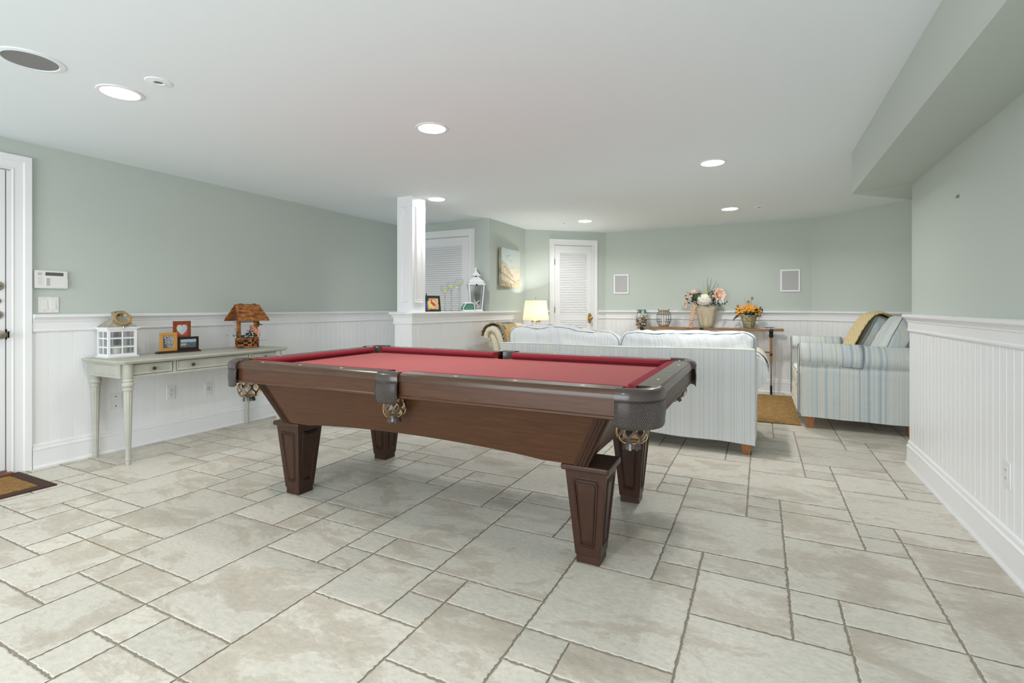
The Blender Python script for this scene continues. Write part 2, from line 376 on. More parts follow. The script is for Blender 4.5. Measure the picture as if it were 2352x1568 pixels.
# ---- floor of modular tiles (lattice solved from the room's own pattern)
UX, UY, OX, OY = .1722, .1757, .100, 1.985
TILES = [(0, 0, 3, 3), (0, 3, 2, 2), (2, 3, 1, 1), (2, 4, 1, 1), (0, 5, 2, 1)]
def floor():
    b = B(); cols = []; g = B(); rnd = random.Random(3)
    X0, X1, Y0, Y1 = XL-.02, 2.45, YB-.02, 7.75
    for a in range(-30, 31):
        for c in range(-30, 31):
            ox = -3*a-c; oy = 2+a+6*c
            for (tx, ty, tw, th) in TILES:
                x0 = OX+(ox+tx)*UX; x1 = x0+tw*UX; y0 = OY+(oy+ty)*UY; y1 = y0+th*UY
                x0, x1, y0, y1 = max(x0, X0), min(x1, X1), max(y0, Y0), min(y1, Y1)
                if x1-x0 < .02 or y1-y0 < .02: continue
                gp = .0028; out = []; nrm = []
                def edge(p, q, n):
                    d = sqrt((q[0]-p[0])**2+(q[1]-p[1])**2); k = max(2, int(d/.011))
                    for i in range(k):
                        t = i/k
                        j = rnd.random()**2.2*.0046 if i else .002
                        if rnd.random() < .08: j += .0045*rnd.random()
                        out.append((p[0]+(q[0]-p[0])*t+n[0]*j, p[1]+(q[1]-p[1])*t+n[1]*j)); nrm.append(n)
                c4 = [(x0+gp, y0+gp), (x1-gp, y0+gp), (x1-gp, y1-gp), (x0+gp, y1-gp)]
                edge(c4[0], c4[1], (0, 1)); edge(c4[1], c4[2], (-1, 0)); edge(c4[2], c4[3], (0, -1)); edge(c4[3], c4[0], (1, 0))
                n = len(out); cx, cy = (x0+x1)/2, (y0+y1)/2; ins = .0045
                hx, hy = (x1-x0)/2, (y1-y0)/2
                inn = [(cx+(p[0]-cx)*(1-ins/hx), cy+(p[1]-cy)*(1-ins/hy)) for p in out]
                o = len(b.v)
                zt = 0
                b.v += [(p[0], p[1], -.006) for p in out]+[(p[0], p[1], -.0014) for p in out]+[(p[0], p[1], zt) for p in inn]
                for i in range(n):
                    k = (i+1) % n
                    b.f.append((o+i, o+k, o+n+k, o+n+i)); b.f.append((o+n+i, o+n+k, o+2*n+k, o+2*n+i)); b.mi += [1, 0]
                b.f.append(tuple(range(o+2*n, o+3*n))); b.mi.append(0)
                r = (rnd.random(), rnd.random(), rnd.random()); cols += [r]*(3*n)
    o = len(b.v); b.v += [(X0, Y0, -.0045), (X1, Y0, -.0045), (X1, Y1, -.0045), (X0, Y1, -.0045), (X0, Y0, -.06), (X1, Y0, -.06), (X1, Y1, -.06), (X0, Y1, -.06)]
    for f in [(0, 1, 2, 3), (7, 6, 5, 4), (0, 4, 5, 1), (1, 5, 6, 2), (2, 6, 7, 3), (3, 7, 4, 0)]: b.f.append(tuple(o+i for i in f)); b.mi.append(1)
    cols += [(0, 0, 0)]*8; b.col = cols
    struct('floor', b, [M_TILE, M_GROUT], smooth=False)
floor()

# ---- mouldings
def offs(path, d, closed=False):
    P = [Vector(p) for p in path]; n = len(P); res = []
    for i in range(n):
        ds = []
        if i > 0 or closed: ds.append((P[i]-P[i-1]).normalized())
        if i < n-1 or closed: ds.append((P[(i+1) % n]-P[i]).normalized())
        ns = [Vector((t.y, -t.x)) for t in ds]
        if len(ns) == 2:
            m = (ns[0]+ns[1]); m.normalize(); k = 1/max(.3, m.dot(ns[0])); res.append(P[i]+m*d*k)
        else: res.append(P[i]+ns[0]*d)
    return res
def molding(b, path, prof):
    rows = [[(q.x, q.y, z) for q in offs(path, d)] for d, z in prof]
    n = len(path); m = len(prof); vs = [rows[j][i] for i in range(n) for j in range(m)]
    fs = [(i*m+j, (i+1)*m+j, (i+1)*m+(j+1) % m, i*m+(j+1) % m) for i in range(n-1) for j in range(m)]
    fs += [tuple(reversed(range(m))), tuple(range((n-1)*m, n*m))]
    b.add(vs, fs)
RAIL = [(-.005, 1.10), (.050, 1.10), (.056, 1.095), (.056, 1.080), (.050, 1.074), (.040, 1.071), (.036, 1.062), (.030, 1.054), (.029, 1.046), (.023, 1.042), (.022, .995), (.026, .989), (.027, .980), (.022, .973), (-.005, .972)]
BASE = [(-.005, -.004), (.040, -.004), (.040, .010), (.036, .017), (.029, .021), (.028, .125), (.031, .130), (.031, .139), (.024, .144), (.022, .152), (.024, .160), (.021, .170), (.014, .176), (-.005, .178)]
def beads(b, path, pitch=.073, z0=.17, z1=.98, d=.013, ph=.02):
    Q = offs(path, d)
    for i in range(len(path)-1):
        p, q = Q[i], Q[i+1]; L = (q-p).length; t = (q-p)/L; n = Vector((t.y, -t.x))
        xs = [(0, 0)]; s = ph
        while s < L-.01:
            xs += [(s-.0030, 0), (s-.0015, -.0022), (s, .0), (s+.0015, -.0022), (s+.0030, 0)]; s += pitch
        xs.append((L, 0)); pts = [p+t*a+n*h for a, h in xs]; m = len(pts)
        back = [p-n*d, q-n*d]
        b.add([(v.x, v.y, z0) for v in pts]+[(v.x, v.y, z1) for v in pts], [(k, k+1, m+k+1, m+k) for k in range(m-1)])
tn = 2
def lerp(p, q, d):      # a point d metres from p towards q
    p = Vector(p); q = Vector(q); return tuple(p+(q-p).normalized()*d)
L1 = (Vector(P_C2)-Vector(P_C1)).length
D0, D1 = .375, 1.165       # closet casing along the corner wall
CL0 = lerp(P_C1, P_C2, D0); CL1 = lerp(P_C1, P_C2, D1)
runs = [('left', [(XL, 1.665), (XL, 5.75)]), ('entry', [(XL, YB), (XL, .50)]),
        ('partition', [(-3.39, 5.75), P_HW0, P_HW1, P_PC, P_C1, CL0]),
        ('far', [CL1, P_C2, P_C3, P_C4]), ('right', [P_C4, P_RC, (.99, YB)])]
for nm, path in runs:
    b = B(); beads(b, path); struct('trim_%d' % tn, b, M_WHITE, smooth=False); tn += 1
    b = B(); molding(b, path, RAIL)
    struct('trim_%d' % tn, b, M_WHITE, angle=25); tn += 1
    b = B(); molding(b, path, BASE); struct('baseboard_'+nm, b, M_WHITE, angle=25)
# half wall core, its cap and the boxed column on it
b = B(); b.hexa([(-3.465, 4.225, 0), (-3.275, 4.225, 0), (-3.195, 5.76, 0), (-3.385, 5.76, 0)], [(-3.465, 4.225, 1.07), (-3.275, 4.225, 1.07), (-3.195, 5.76, 1.07), (-3.385, 5.76, 1.07)])
struct('wall_half', b, M_WHITE, smooth=False)
b = B(); b.hexa([(-3.475, 4.21, 1.062), (-3.265, 4.21, 1.062), (-3.185, 5.755, 1.062), (-3.395, 5.755, 1.062)], [(-3.475, 4.21, 1.1005), (-3.265, 4.21, 1.1005), (-3.185, 5.755, 1.1005), (-3.395, 5.755, 1.1005)])
struct('trim_%d' % tn, b, M_WHITE, smooth=False); tn += 1
cx0, cx1, cy0, cy1 = -3.466, -3.266, 4.225, 4.45
b = B(); b.box(cx0, cx1, cy0, cy1, 1.10, ZC)
def frame_ring(b, o, u, w, n, U0, U1, Z0, Z1, wd=.012, h=.006):   # raised rectangular moulding on a plane
    o = Vector(o); u = Vector(u); n = Vector(n); z = Vector((0, 0, 1))
    def q(a, c, e): return tuple(o+u*a+z*c+n*e)
    O = [(U0, Z0), (U1, Z0), (U1, Z1), (U0, Z1)]; I = [(U0+wd, Z0+wd), (U1-wd, Z0+wd), (U1-wd, Z1-wd), (U0+wd, Z1-wd)]
    M_ = [(U0+wd*.4, Z0+wd*.4), (U1-wd*.4, Z0+wd*.4), (U1-wd*.4, Z1-wd*.4), (U0+wd*.4, Z1-wd*.4)]
    vs = [q(a, c, 0) for a, c in O]+[q(a, c, h) for a, c in M_]+[q(a, c, 0) for a, c in I]
    fs = [(i, (i+1) % 4, 4+(i+1) % 4, 4+i) for i in range(4)]+[(4+i, 4+(i+1) % 4, 8+(i+1) % 4, 8+i) for i in range(4)]
    b.add(vs, fs)
for (o, u, n, W) in (((cx0, cy0, 0), (1, 0, 0), (0, -1, 0), .2), ((cx1, cy0, 0), (0, 1, 0), (1, 0, 0), .225), ((cx0, cy1, 0), (0, -1, 0), (-1, 0, 0), .225), ((cx1, cy1, 0), (-1, 0, 0), (0, 1, 0), .2)):
    frame_ring(b, o, u, 0, n, .045, W-.045, 1.20, 2.215, .018, .009)
    frame_ring(b, o, u, 0, n, .068, W-.068, 1.223, 2.192, .008, .005)
struct('trim_%d' % tn, b, M_WHITE, smooth=False); tn += 1

# ---- doors.  local x runs along the wall, local -y points into the room
def casing(b, w, h, cw=.092, full=True):
    prof = [(0, 0), (0, -.016), (.010, -.020), (.018, -.016), (.030, -.016), (.060, -.020), (.068, -.026), (.080, -.028), (cw, -.030), (cw, 0)]
    loop = [(0, 0, (-1, 0)), (0, h, (-1, 1)), (w, h, (1, 1)), (w, 0, (1, 0))]
    m = len(prof); vs = []
    for x, z, (dx, dz) in loop:
        for o_, y in prof: vs.append((x+dx*o_, y, z+dz*o_))
    fs = [(i*m+j, i*m+(j+1) % m, (i+1)*m+(j+1) % m, (i+1)*m+j) for i in range(3) for j in range(m)]
    fs += [tuple(range(m)), tuple(reversed(range(3*m, 4*m)))]
    b.add(vs, fs)
def louvered(root, w, h, holes, pitch, th=.012):
    y0, y1 = -.014, -.004
    b = B(); ls = min(a[0] for a in holes); rs = max(a[1] for a in holes)
    b.box(.003, ls, y0, y1, .012, h-.004); b.box(rs, w-.003, y0, y1, .012, h-.004)
    zs = sorted([(a[2], a[3]) for a in holes]); z = .012
    for z0, z1 in zs: b.box(ls, rs, y0, y1, z, z0); z = z1
    b.box(ls, rs, y0, y1, z, h-.004)
    link('door_panel', b, M_WHITE, root, bevel=.001)
    for (x0, x1, z0, z1) in holes:
        s = B(); n = int((z1-z0)/pitch)
        for i in range(n):
            z = z0+(i+.15)*(z1-z0)/n; k = (z1-z0)/n
            s.hexa([(x0, -.0138, z), (x1, -.0138, z), (x1, -.004, z+k*.80), (x0, -.004, z+k*.80)],
                   [(x0, -.0128, z+.0042), (x1, -.0128, z+.0042), (x1, -.003, z+k*.80+.0042), (x0, -.003, z+k*.80+.0042)])
        o = link('louver_panel', s, M_WHITE, root, smooth=False)
        s = B(); s.box(x0, x1, -.0022, -.0018, z0, z1); link('louver_shade', s, mat('louver_shade_grey', (.50, .50, .51), .9), o, smooth=False)  # grey sheet, coloured darker to stand for the shade between slats
# hall door
r = sroot('door_1', (-4.36, 5.748, 0))
b = B(); casing(b, .865, 2.105); link("casing", b, M_WHITE, r, angle=25)
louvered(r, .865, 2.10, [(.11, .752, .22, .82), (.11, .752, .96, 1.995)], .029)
# closet door
t_ = (Vector(P_C2)-Vector(P_C1)).normalized(); ang = math.atan2(t_.y, t_.x)
p = Vector(P_C1)+t_*(D0+.085)
r = sroot('door_2', (p.x+.001, p.y-.001, 0), ang)
b = B(); casing(b, .615, 2.10, .085); link('casing', b, M_WHITE, r, angle=25)
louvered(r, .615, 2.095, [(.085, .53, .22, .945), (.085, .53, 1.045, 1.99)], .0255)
b = B(); b.lathe([(.02, 0), (.036, .002), (.038, .006), (.030, .010)], seg=24, fn=lambda a, z: 1); b.xf(Matrix.Translation((.572, -.014, .985)) @ Matrix.Diagonal((.9, 1, 2.1, 1)) @ Matrix.Rotation(pi/2, 4, 'X'))
link('escutcheon', b, M_BRASS, r)
b = B(); b.lathe([(.010, 0), (.010, .03), (.022, .036), (.028, .05), (.026, .062), (.012, .07)], seg=20); b.xf(Matrix.Translation((.572, -.022, .985)) @ Matrix.Rotation(pi/2, 4, 'X'))
link('knob', b, M_BRASS, r)
for z in (.28, 1.11, 1.84):
    b = B(); b.box(-.008, .006, -.024, -.014, z-.045, z+.045); link('hinge', b, M_ABRASS, r, bevel=.001)
# entry door on the left wall
r = sroot('door_3', (XL+.001, .64, 0), pi/2)
b = B(); casing(b, .915, 2.10, .105); link('casing', b, M_WHITE, r, angle=25)
b = B(); b.box(.004, .885, -.010, -.002, .035, 2.09)
for (x0, x1, z0, z1) in ((.13, .40, .28, .95), (.49, .76, .28, .95), (.13, .40, 1.15, 1.9), (.49, .76, 1.15, 1.9)): frame_ring(b, (0, -.010, 0), (1, 0, 0), 0, (0, -1, 0), x0, x1, z0, z1, .03, .008)
link('door_panel', b, M_WHITE, r, smooth=False)
b = B(); b.box(.8855, .8905, -.012, -.002, .035, 2.09); b.box(0, .89, -.02, -.002, .02, .034); link('weather_strip', b, M_GPL, r, smooth=False)
b = B(); b.box(.8905, .915, -.016, -.001, 0, 2.09); link('jamb', b, M_WHITE, r, smooth=False)
b = B(); b.box(0, .915, -.055, -.002, .0, .02); link('threshold', b, mat('threshold_wood', (.26, .09, .04), .4, var=.2), r, bevel=.003)
for (z, rr, h, nm, m_) in ((1.295, .033, .012, 'deadbolt', M_ABRASS), (1.193, .021, .008, 'lock_cylinder', M_NICK), (1.098, .030, .010, 'deadbolt', M_NICK)):
    b = B(); b.lathe([(rr, 0), (rr, h*.5), (rr*.85, h), (rr*.3, h*1.1)], seg=28); b.xf(Matrix.Translation((.845, -.010, z)) @ Matrix.Rotation(pi/2, 4, 'X'))
    o = link(nm, b, m_, r); 
    b = B(); b.box(-.006, .006, -.004, 0, -.002, .002); b.xf(Matrix.Translation((.858, -.010-h*.9, z))); link('keyhole', b, M_BLACK, o)
b = B(); b.lathe([(.030, 0), (.030, .008), (.012, .012), (.012, .035), (.026, .042), (.030, .055), (.026, .066), (.008, .070)], seg=28); b.xf(Matrix.Translation((.845, -.010, .964)) @ Matrix.Rotation(pi/2, 4, 'X'))
link('knob', b, M_ABRASS, r)
b = B(); b.box(.884, .893, -.017, -.008, .93, 1.0); b.box(.895, .905, -.0185, -.016, .94, .985); link('strike_plate', b, M_BLKM, r)
# ================================================================== CEILING FITTINGS
can_labels = ['recessed ceiling light nearest the round grille, above the console table', 'recessed ceiling light above the left part of the pool table', 'recessed ceiling light in front of the soffit, right of the pool table',
              'recessed ceiling light just behind the boxed white column', 'recessed ceiling light above the loveseat, beside a small ceiling disc', 'recessed ceiling light in front of the closet door']
for i, (x, y) in enumerate(CANS):
    t = thing('recessed_light', can_labels[i] if i < 6 else 'recessed ceiling light behind the photographer', 'ceiling light', (x, y, ZC), group='recessed lights in the ceiling')
    b = B(); b.lathe([(.088, -.001), (.088, -.006), (.104, -.004), (.107, 0)], seg=40, cap=False); link('trim_ring', b, M_WHITE, t)
    b = B(); b.lathe([(.0, -.014), (.03, -.0132), (.06, -.0105), (.08, -.0065), (.0875, -.002)], seg=40, cap=False)
    link('lens', b, mat('lamp_lens', (1, 1, 1), .5, emit=30.0, ecol=(1, .97, .93)), t)
t = thing('ceiling_speaker', 'large round in-ceiling speaker with grey grille, upper left', 'speaker', (-3.09, 1.105, ZC))
b = B(); b.lathe([(.100, -.003), (.104, -.007), (.124, -.004), (.127, 0)], seg=48, cap=False); link('rim', b, M_CEIL, t)
b = B(); b.lathe([(0, -.004), (.101, -.004), (.101, 0)], seg=48, cap=False); link('grille', b, M_GRILLE, t)
t = thing('ceiling_spotlight', 'small round eyeball fitting beside the leftmost ceiling light', 'ceiling light', (-2.795, 1.508, ZC))
b = B(); b.lathe([(.020, -.002), (.024, -.007), (.058, -.004), (.062, 0)], seg=36, cap=False); link('trim_ring', b, M_CEIL, t)
b = B(); b.lathe([(0, -.001), (.021, -.0025), (.021, 0)], seg=24, cap=False); link('eyeball', b, M_GPL, t)
for (x, y, r_, lab) in ((-.018, 6.455, .055, 'small white ceiling disc beside the light above the loveseat'), (-2.43, 6.50, .055, 'small white ceiling disc left of the light near the closet door')):
    t = thing('ceiling_sensor', lab, 'sensor', (x, y, ZC))
    b = B(); b.lathe([(0, -.012), (.024, -.012), (.028, -.008), (r_*.95, -.005), (r_, 0)], seg=28, cap=False); link('cover', b, M_WHITE, t)
    b = B(); b.lathe([(0, -.014), (.014, -.0135), (.018, -.011)], seg=20, cap=False); link('sensor_lens', b, M_GRILLE, t)
t = thing('smoke_detector', 'white smoke detector on the hall ceiling behind the column', 'smoke detector', (-4.02, 5.45, ZC))
b = B(); b.lathe([(0, -.04), (.045, -.038), (.06, -.02), (.065, 0)], seg=28, cap=False); link('housing', b, M_WPL, t)

# ================================================================== POOL TABLE
T = thing('pool_table', 'brown wooden pool table with red cloth and leather net pockets', 'pool table', (-1.64, 2.61, 0))
HL, HW = 1.28, .68
ZT = .828
# bed
def arc(cx, cy, r, a0, a1, n=8): return [(cx+r*cos(a0+(a1-a0)*i/n), cy+r*sin(a0+(a1-a0)*i/n)) for i in range(n+1)]
bx, by = 1.17, .575
pts = []
pts += [(-bx+.10, -by)]+[(-.06, -by)]+arc(0, -by-.005, .058, pi*.98, pi*.02, 8)+[(.06, -by)]+[(bx-.10, -by)]
pts += arc(bx+.0, -by-.0, .085, pi*.95, pi*.55, 8)
pts += [(bx, -by+.10), (bx, by-.10)]+arc(bx, by, .085, pi*1.45, pi*1.05, 8)
pts += [(bx-.10, by), (.06, by)]+arc(0, by+.005, .058, -pi*.02, -pi*.98, 8)+[(-.06, by), (-bx+.10, by)]+arc(-bx, by, .085, -pi*.05, -pi*.45, 8)
pts += [(-bx, by-.10), (-bx, -by+.10)]+arc(-bx, -by, .085, pi*.45, pi*.05, 8)
b = B(); b.prism([(x, y, .755) for x, y in pts], (0, 0, .030)); fixn(link('cloth_bed', b, M_CLOTH, T, smooth=False))
# rails : wooden top + apron + cushion + sights
def rail(p, q, cut0, cut1, name='rail'):
    # p->q runs clockwise seen from above with the table on the right (inside = right)
    p = Vector(p); q = Vector(q); t = (q-p).normalized(); n = Vector((t.y, -t.x)); L = (q-p).length
    def X(s, d, z): v = p+t*s+n*d; return (v.x, v.y, z)
    b = B(); prof = [(0, .806), (.004, .818), (.014, ZT), (.098, ZT), (.098, .790), (.0, .790)]
    m = len(prof); vs = [X(0, d, z) for d, z in prof]+[X(L, d, z) for d, z in prof]
    b.add(vs, [(j, (j+1) % m, m+(j+1) % m, m+j) for j in range(m)]+[tuple(reversed(range(m))), tuple(range(m, 2*m))])
    o = fixn(link(name, b, M_RAILT, T, angle=30))
    a = B(); prof = [(.008, .800), (.008, .7235), (.003, .719), (.003, .711), (.010, .706), (.05, .706), (.05, .800)]
    m = len(prof); vs = [X(0, d, z) for d, z in prof]+[X(L, d, z) for d, z in prof]
    a.add(vs, [(j, (j+1) % m, m+(j+1) % m, m+j) for j in range(m)]+[tuple(reversed(range(m))), tuple(range(m, 2*m))])
    a.box(0, 0, 0, 0, 0, 0) if 0 else None
    fixn(link('apron', a, M_BROWN, T, angle=30))
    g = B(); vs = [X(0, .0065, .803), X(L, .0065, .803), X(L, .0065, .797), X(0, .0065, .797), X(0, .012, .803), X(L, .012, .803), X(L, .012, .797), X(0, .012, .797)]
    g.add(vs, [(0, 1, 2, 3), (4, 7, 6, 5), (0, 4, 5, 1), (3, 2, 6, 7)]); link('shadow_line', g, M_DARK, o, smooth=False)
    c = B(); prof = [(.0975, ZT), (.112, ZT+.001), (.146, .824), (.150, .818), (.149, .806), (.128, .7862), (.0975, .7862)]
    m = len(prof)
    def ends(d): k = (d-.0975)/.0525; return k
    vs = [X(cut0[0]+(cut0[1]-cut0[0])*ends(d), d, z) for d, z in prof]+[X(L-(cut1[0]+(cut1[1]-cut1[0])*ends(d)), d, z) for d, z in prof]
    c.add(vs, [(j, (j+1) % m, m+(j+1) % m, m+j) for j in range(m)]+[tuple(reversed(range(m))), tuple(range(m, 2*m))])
    fixn(link('cushion', c, M_CLOTH_SHADED, o, angle=30))
    return o, X, L
def sights(o, X, ss):
    for s in ss:
        d = B(); k = 10
        c = [(s+.010*cos(2*pi*i/k), .052+.0055*sin(2*pi*i/k)) for i in range(k)]
        d.hexa([X(a, e, ZT-.002) for a, e in c], [X(a, e, ZT+.0008) for a, e in c]); fixn(link('sight', d, M_IVORY, o, smooth=False))
ce, se, cs = (-.010, .045), (-.010, .02), None
ex = 1.14; ey = .53
# order: inside on the right => travel clockwise
quarter = [.30, .58, .86]
def longr(p, q, c0, c1, flip):
    o, X, L = rail(p, q, c0, c1); ss = [.16, .47, .78]
    sights(o, X, ss if not flip else [L-s for s in ss])
CO = (-.02, .06); SI = (-.005, .015)
longr((-ex, HW), (-.062, HW), CO, SI, False)      # far left
longr((.062, HW), (ex, HW), SI, CO, True)
longr((ex, -HW), (.062, -HW), CO, SI, False)
longr((-.062, -HW), (-ex, -HW), SI, CO, True)
for (p, q) in (((HL, ey), (HL, -ey)), ((-HL, -ey), (-HL, ey))):
    o, X, L = rail(p, q, CO, CO); sights(o, X, [.22, .84])
    if p[0] > 0:
        d = B(); c = [(L*.5+.036*cos(2*pi*i/24), .052+.017*sin(2*pi*i/24)) for i in range(24)]
        d.hexa([X(a, e, ZT-.002) for a, e in c], [X(a, e, ZT+.0006) for a, e in c]); fixn(link('emblem', d, mat('emblem_green', (.10, .17, .12), .4), o, smooth=False))
# pockets
def net(c, parent, r0=.056, z0=.685, z1=.607, ncell=8):
    def R(t): return r0*(1+.18*sin(pi*min(1, t*1.05))**1.0) if t < .8 else r0*(1+.18*sin(pi*.84))*(1-(t-.8)*1.2)
    b = B()
    for fam in (1, -1):
        for k in range(ncell):
            pts = []
            for i in range(13):
                t = i/12; a = 2*pi*k/ncell+fam*(pi/ncell)*(.5+ (t*2.0+.12*sin(t*4*pi))); pts.append((a, t))
            vs = []
            for a, t in pts:
                rr = R(t)+(.0008 if fam > 0 else 0); z = z0+(z1-z0)*t; h = .0062/rr
                for (aa, rd) in ((a-h, rr), (a+h, rr), (a+h, rr-.0028), (a-h, rr-.0028)): vs.append((c[0]+rd*cos(aa), c[1]+rd*sin(aa), z))
            for i in range(12):
                for j in range(4): b.add([], [], 0); 
            o_ = len(b.v); b.v += vs
            for i in range(12):
                for j in range(4):
                    b.f.append((o_+i*4+j, o_+i*4+(j+1) % 4, o_+i*4+4+(j+1) % 4, o_+i*4+4+j)); b.mi.append(0 if j == 0 else 1)
    b.lathe([(0, z1+.002), (r0*.8, z1+.001), (r0*.9, z1+.006)], (c[0], c[1], 0), 20, 1, cap=False)
    fixn(link('net', b, [M_LEATH, M_TAN], parent, smooth=False))
    f = B(); n = 16
    f.lathe([(.030, z1-.004), (.036, z1-.001), (.038, z1+.003), (.03, z1+.004)], (c[0], c[1], 0), 20, 0, cap=False)
    for k in range(n):
        a = 2*pi*k/n; da = pi/n*.8; l = .026+.004*sin(k*2.3)
        vs = [(c[0]+r_*cos(a+s*da), c[1]+r_*sin(a+s*da), z) for (r_, z) in ((.031, z1), (.036, z1-l), (.033, z1-l), (.029, z1)) for s in (-1, 1)]
        f.add(vs, [(0, 1, 3, 2), (2, 3, 5, 4), (4, 5, 7, 6), (0, 2, 4, 6), (1, 7, 5, 3)])
    link('fringe', f, M_LEATH, parent, smooth=False)
def pocket_path(kind):
    if kind == 'corner':
        P = [(1.130, -.683), (1.150, -.684)]
        P += [(1.158+.124*cos(a), -.560+.124*sin(a)) for a in [(-pi/2)+(pi/2)*i/10 for i in range(11)]]
        P += [(1.283, -.540), (1.283, -.520)]
    else: P = [(-.064, -.684), (-.050, -.689), (-.025, -.692), (0, -.693), (.025, -.692), (.050, -.689), (.064, -.684)]
    return P
def pocket(kind, sx, sy):
    P = pocket_path(kind); n = len(P)
    S = Matrix.Diagonal((sx, sy, 1, 1))
    acc = [0]
    for i in range(1, n): acc.append(acc[-1]+(Vector(P[i])-Vector(P[i-1])).length)
    Ls = acc[-1]
    Q = lambda d: offs(P, d)   # outward offsets
    b = B(); nz = 8; rows = []
    dep = .114 if kind == 'corner' else .112
    for j in range(nz+1):
        t = j/nz
        row = []
        o_ = Q(.006+.008*sin(pi*min(1, t*1.1))*(.5 if kind == 'corner' else 1.0)+.002*t)
        for i in range(n):
            s = acc[i]/Ls; edge = min(s, 1-s)*Ls
            low = .792-dep*(1 if edge > .03 else .90+.10*(edge/.03)**.5)
            row.append((o_[i].x, o_[i].y, .792+(low-.792)*t))
        rows.append(row)
    vs = [v for r_ in rows for v in r_]
    b.add(vs, [(j*n+i, j*n+i+1, (j+1)*n+i+1, (j+1)*n+i) for j in range(nz) for i in range(n-1)], 0, [(acc[i], rows[j][i][2]) for j in range(nz+1) for i in range(n)])
    b.xf(S)
    root = B(); prof = [(.0, .785), (.013, .790), (.014, .812), (.006, .826), (-.012, .834), (-.034, .833), (-.048, .824), (-.052, .80), (-.050, .72), (-.042, .70), (-.038, .70), (-.040, .78), (-.01, .785)]
    if kind == 'side': prof = [(.0, .785), (.010, .790), (.011, .812), (.004, .826), (-.012, .833), (-.045, .833), (-.066, .826), (-.070, .80), (-.068, .72), (-.06, .70), (-.055, .70), (-.058, .78), (-.01, .785)]
    cols = [Q(d) for d, z in prof]; m = len(prof)
    vs = [(cols[j][i].x, cols[j][i].y, prof[j][1]) for i in range(n) for j in range(m)]
    if kind == 'corner':    # keep the inner lip from folding over itself
        ctr = Vector((1.185, -.590))
        vs2 = []
        for i in range(n):
            for j in range(m):
                v = Vector((cols[j][i].x, cols[j][i].y)); d, z = prof[j]
                vs2.append((v.x, v.y, z))
        vs = vs2
    root.add(vs, [(i*m+j, (i+1)*m+j, (i+1)*m+(j+1) % m, i*m+(j+1) % m) for i in range(n-1) for j in range(m)]+[tuple(reversed(range(m))), tuple(range((n-1)*m, n*m))])
    root.xf(S)
    o = fixn(link('pocket', root, M_LEATH, T, angle=50))
    k = link('leather_skirt', b, M_LEATHER, o, angle=60); fixn(k)
    d = k.modifiers.new('solid', 'SOLIDIFY'); d.thickness = .004; d.offset = 0
    # stitched seam
    st = B(); qq = Q(.0125)
    for i in range(n-1):
        a_, c_ = Vector((*qq[i], .782)), Vector((*qq[i+1], .782)); L_ = (c_-a_).length; kx = max(1, int(L_/.007))
        for e in range(kx):
            u = a_.lerp(c_, (e+.2)/kx); v = a_.lerp(c_, (e+.75)/kx); st.tube([u, v], .0011, 4)
    st.xf(S); link('stitching', st, M_DARK, o, smooth=False)
    if kind == 'corner': c = (1.172*sx, .578*sy)
    else: c = (0, .632*sy)
    net(c, o, .056 if kind == 'corner' else .048)
for sx in (-1, 1):
    for sy in (-1, 1): pocket('corner', sx, -sy)
pocket('side', 1, 1); pocket('side', 1, -1)
# cabinet
for sy in (-1, 1):
    b = B(); ar = []
    xt, xb = 1.085, .945; yt, yb = .60, .505; zt, zb = .725, .455
    N_ = 28; top = []; bot = []
    for i in range(N_+1):
        u = -1+2*i/N_
        z = zb+.034*max(0, cos(u*pi/2*1.28))**.7 if abs(u) < .78 else zb
        xx = u*xb; f = (z-zb)/(zt-zb)
        bot.append((xx, sy*(yb+(yt-yb)*f), z)); top.append((u*xt, sy*yt, zt))
    def inn(p): return (p[0], p[1]-sy*.022, p[2])
    n = N_+1; vs = bot+top+[inn(p) for p in bot]+[inn(p) for p in top]
    fs = []
    for i in range(N_): fs += [(i, i+1, n+i+1, n+i), (2*n+i+1, 2*n+i, 3*n+i, 3*n+i+1), (i+1, i, 2*n+i, 2*n+i+1), (n+i, n+i+1, 3*n+i+1, 3*n+i)]
    fs += [(0, n, 3*n, 2*n), (N_, 2*n+N_, 3*n+N_, n+N_)]
    b.add(vs, fs); fixn(link('side_panel', b, M_BROWN, T, angle=30))
for sx in (-1, 1):
    b = B(); b.hexa([(sx*.945, -.49, .46), (sx*.945, .49, .46), (sx*.925, .49, .46), (sx*.925, -.49, .46)], [(sx*1.085, -.58, .725), (sx*1.085, .58, .725), (sx*1.065, .58, .725), (sx*1.065, -.58, .725)])
    fixn(link('end_panel', b, M_BROWN, T, smooth=False))
    for sy in (-1, 1):
        b = B()
        for (o1, w_, h_) in ((.0, .062, .006), (.012, .008, .011), (.026, .008, .011), (.040, .008, .011)):
            x0b, x1b = .957-o1, .957-o1-w_; x0t, x1t = 1.097-o1, 1.097-o1-w_
            if w_ < .05: pass
            b.hexa([(sx*x0b, sy*(.500+h_), .452), (sx*x1b, sy*(.500+h_), .452), (sx*x1b, sy*.49, .452), (sx*x0b, sy*.49, .452)],
                   [(sx*x0t, sy*(.598+h_), .722), (sx*x1t, sy*(.598+h_), .722), (sx*x1t, sy*.588, .722), (sx*x0t, sy*.588, .722)])
        b.hexa([(sx*.962, sy*.506, .452), (sx*.962, sy*.44, .452), (sx*.945, sy*.44, .452), (sx*.945, sy*.506, .452)], [(sx*1.102, sy*.604, .722), (sx*1.102, sy*.538, .722), (sx*1.085, sy*.538, .722), (sx*1.085, sy*.604, .722)])
        fixn(link('corner_trim', b, M_BROWNV, T, smooth=False, bevel=.0015))
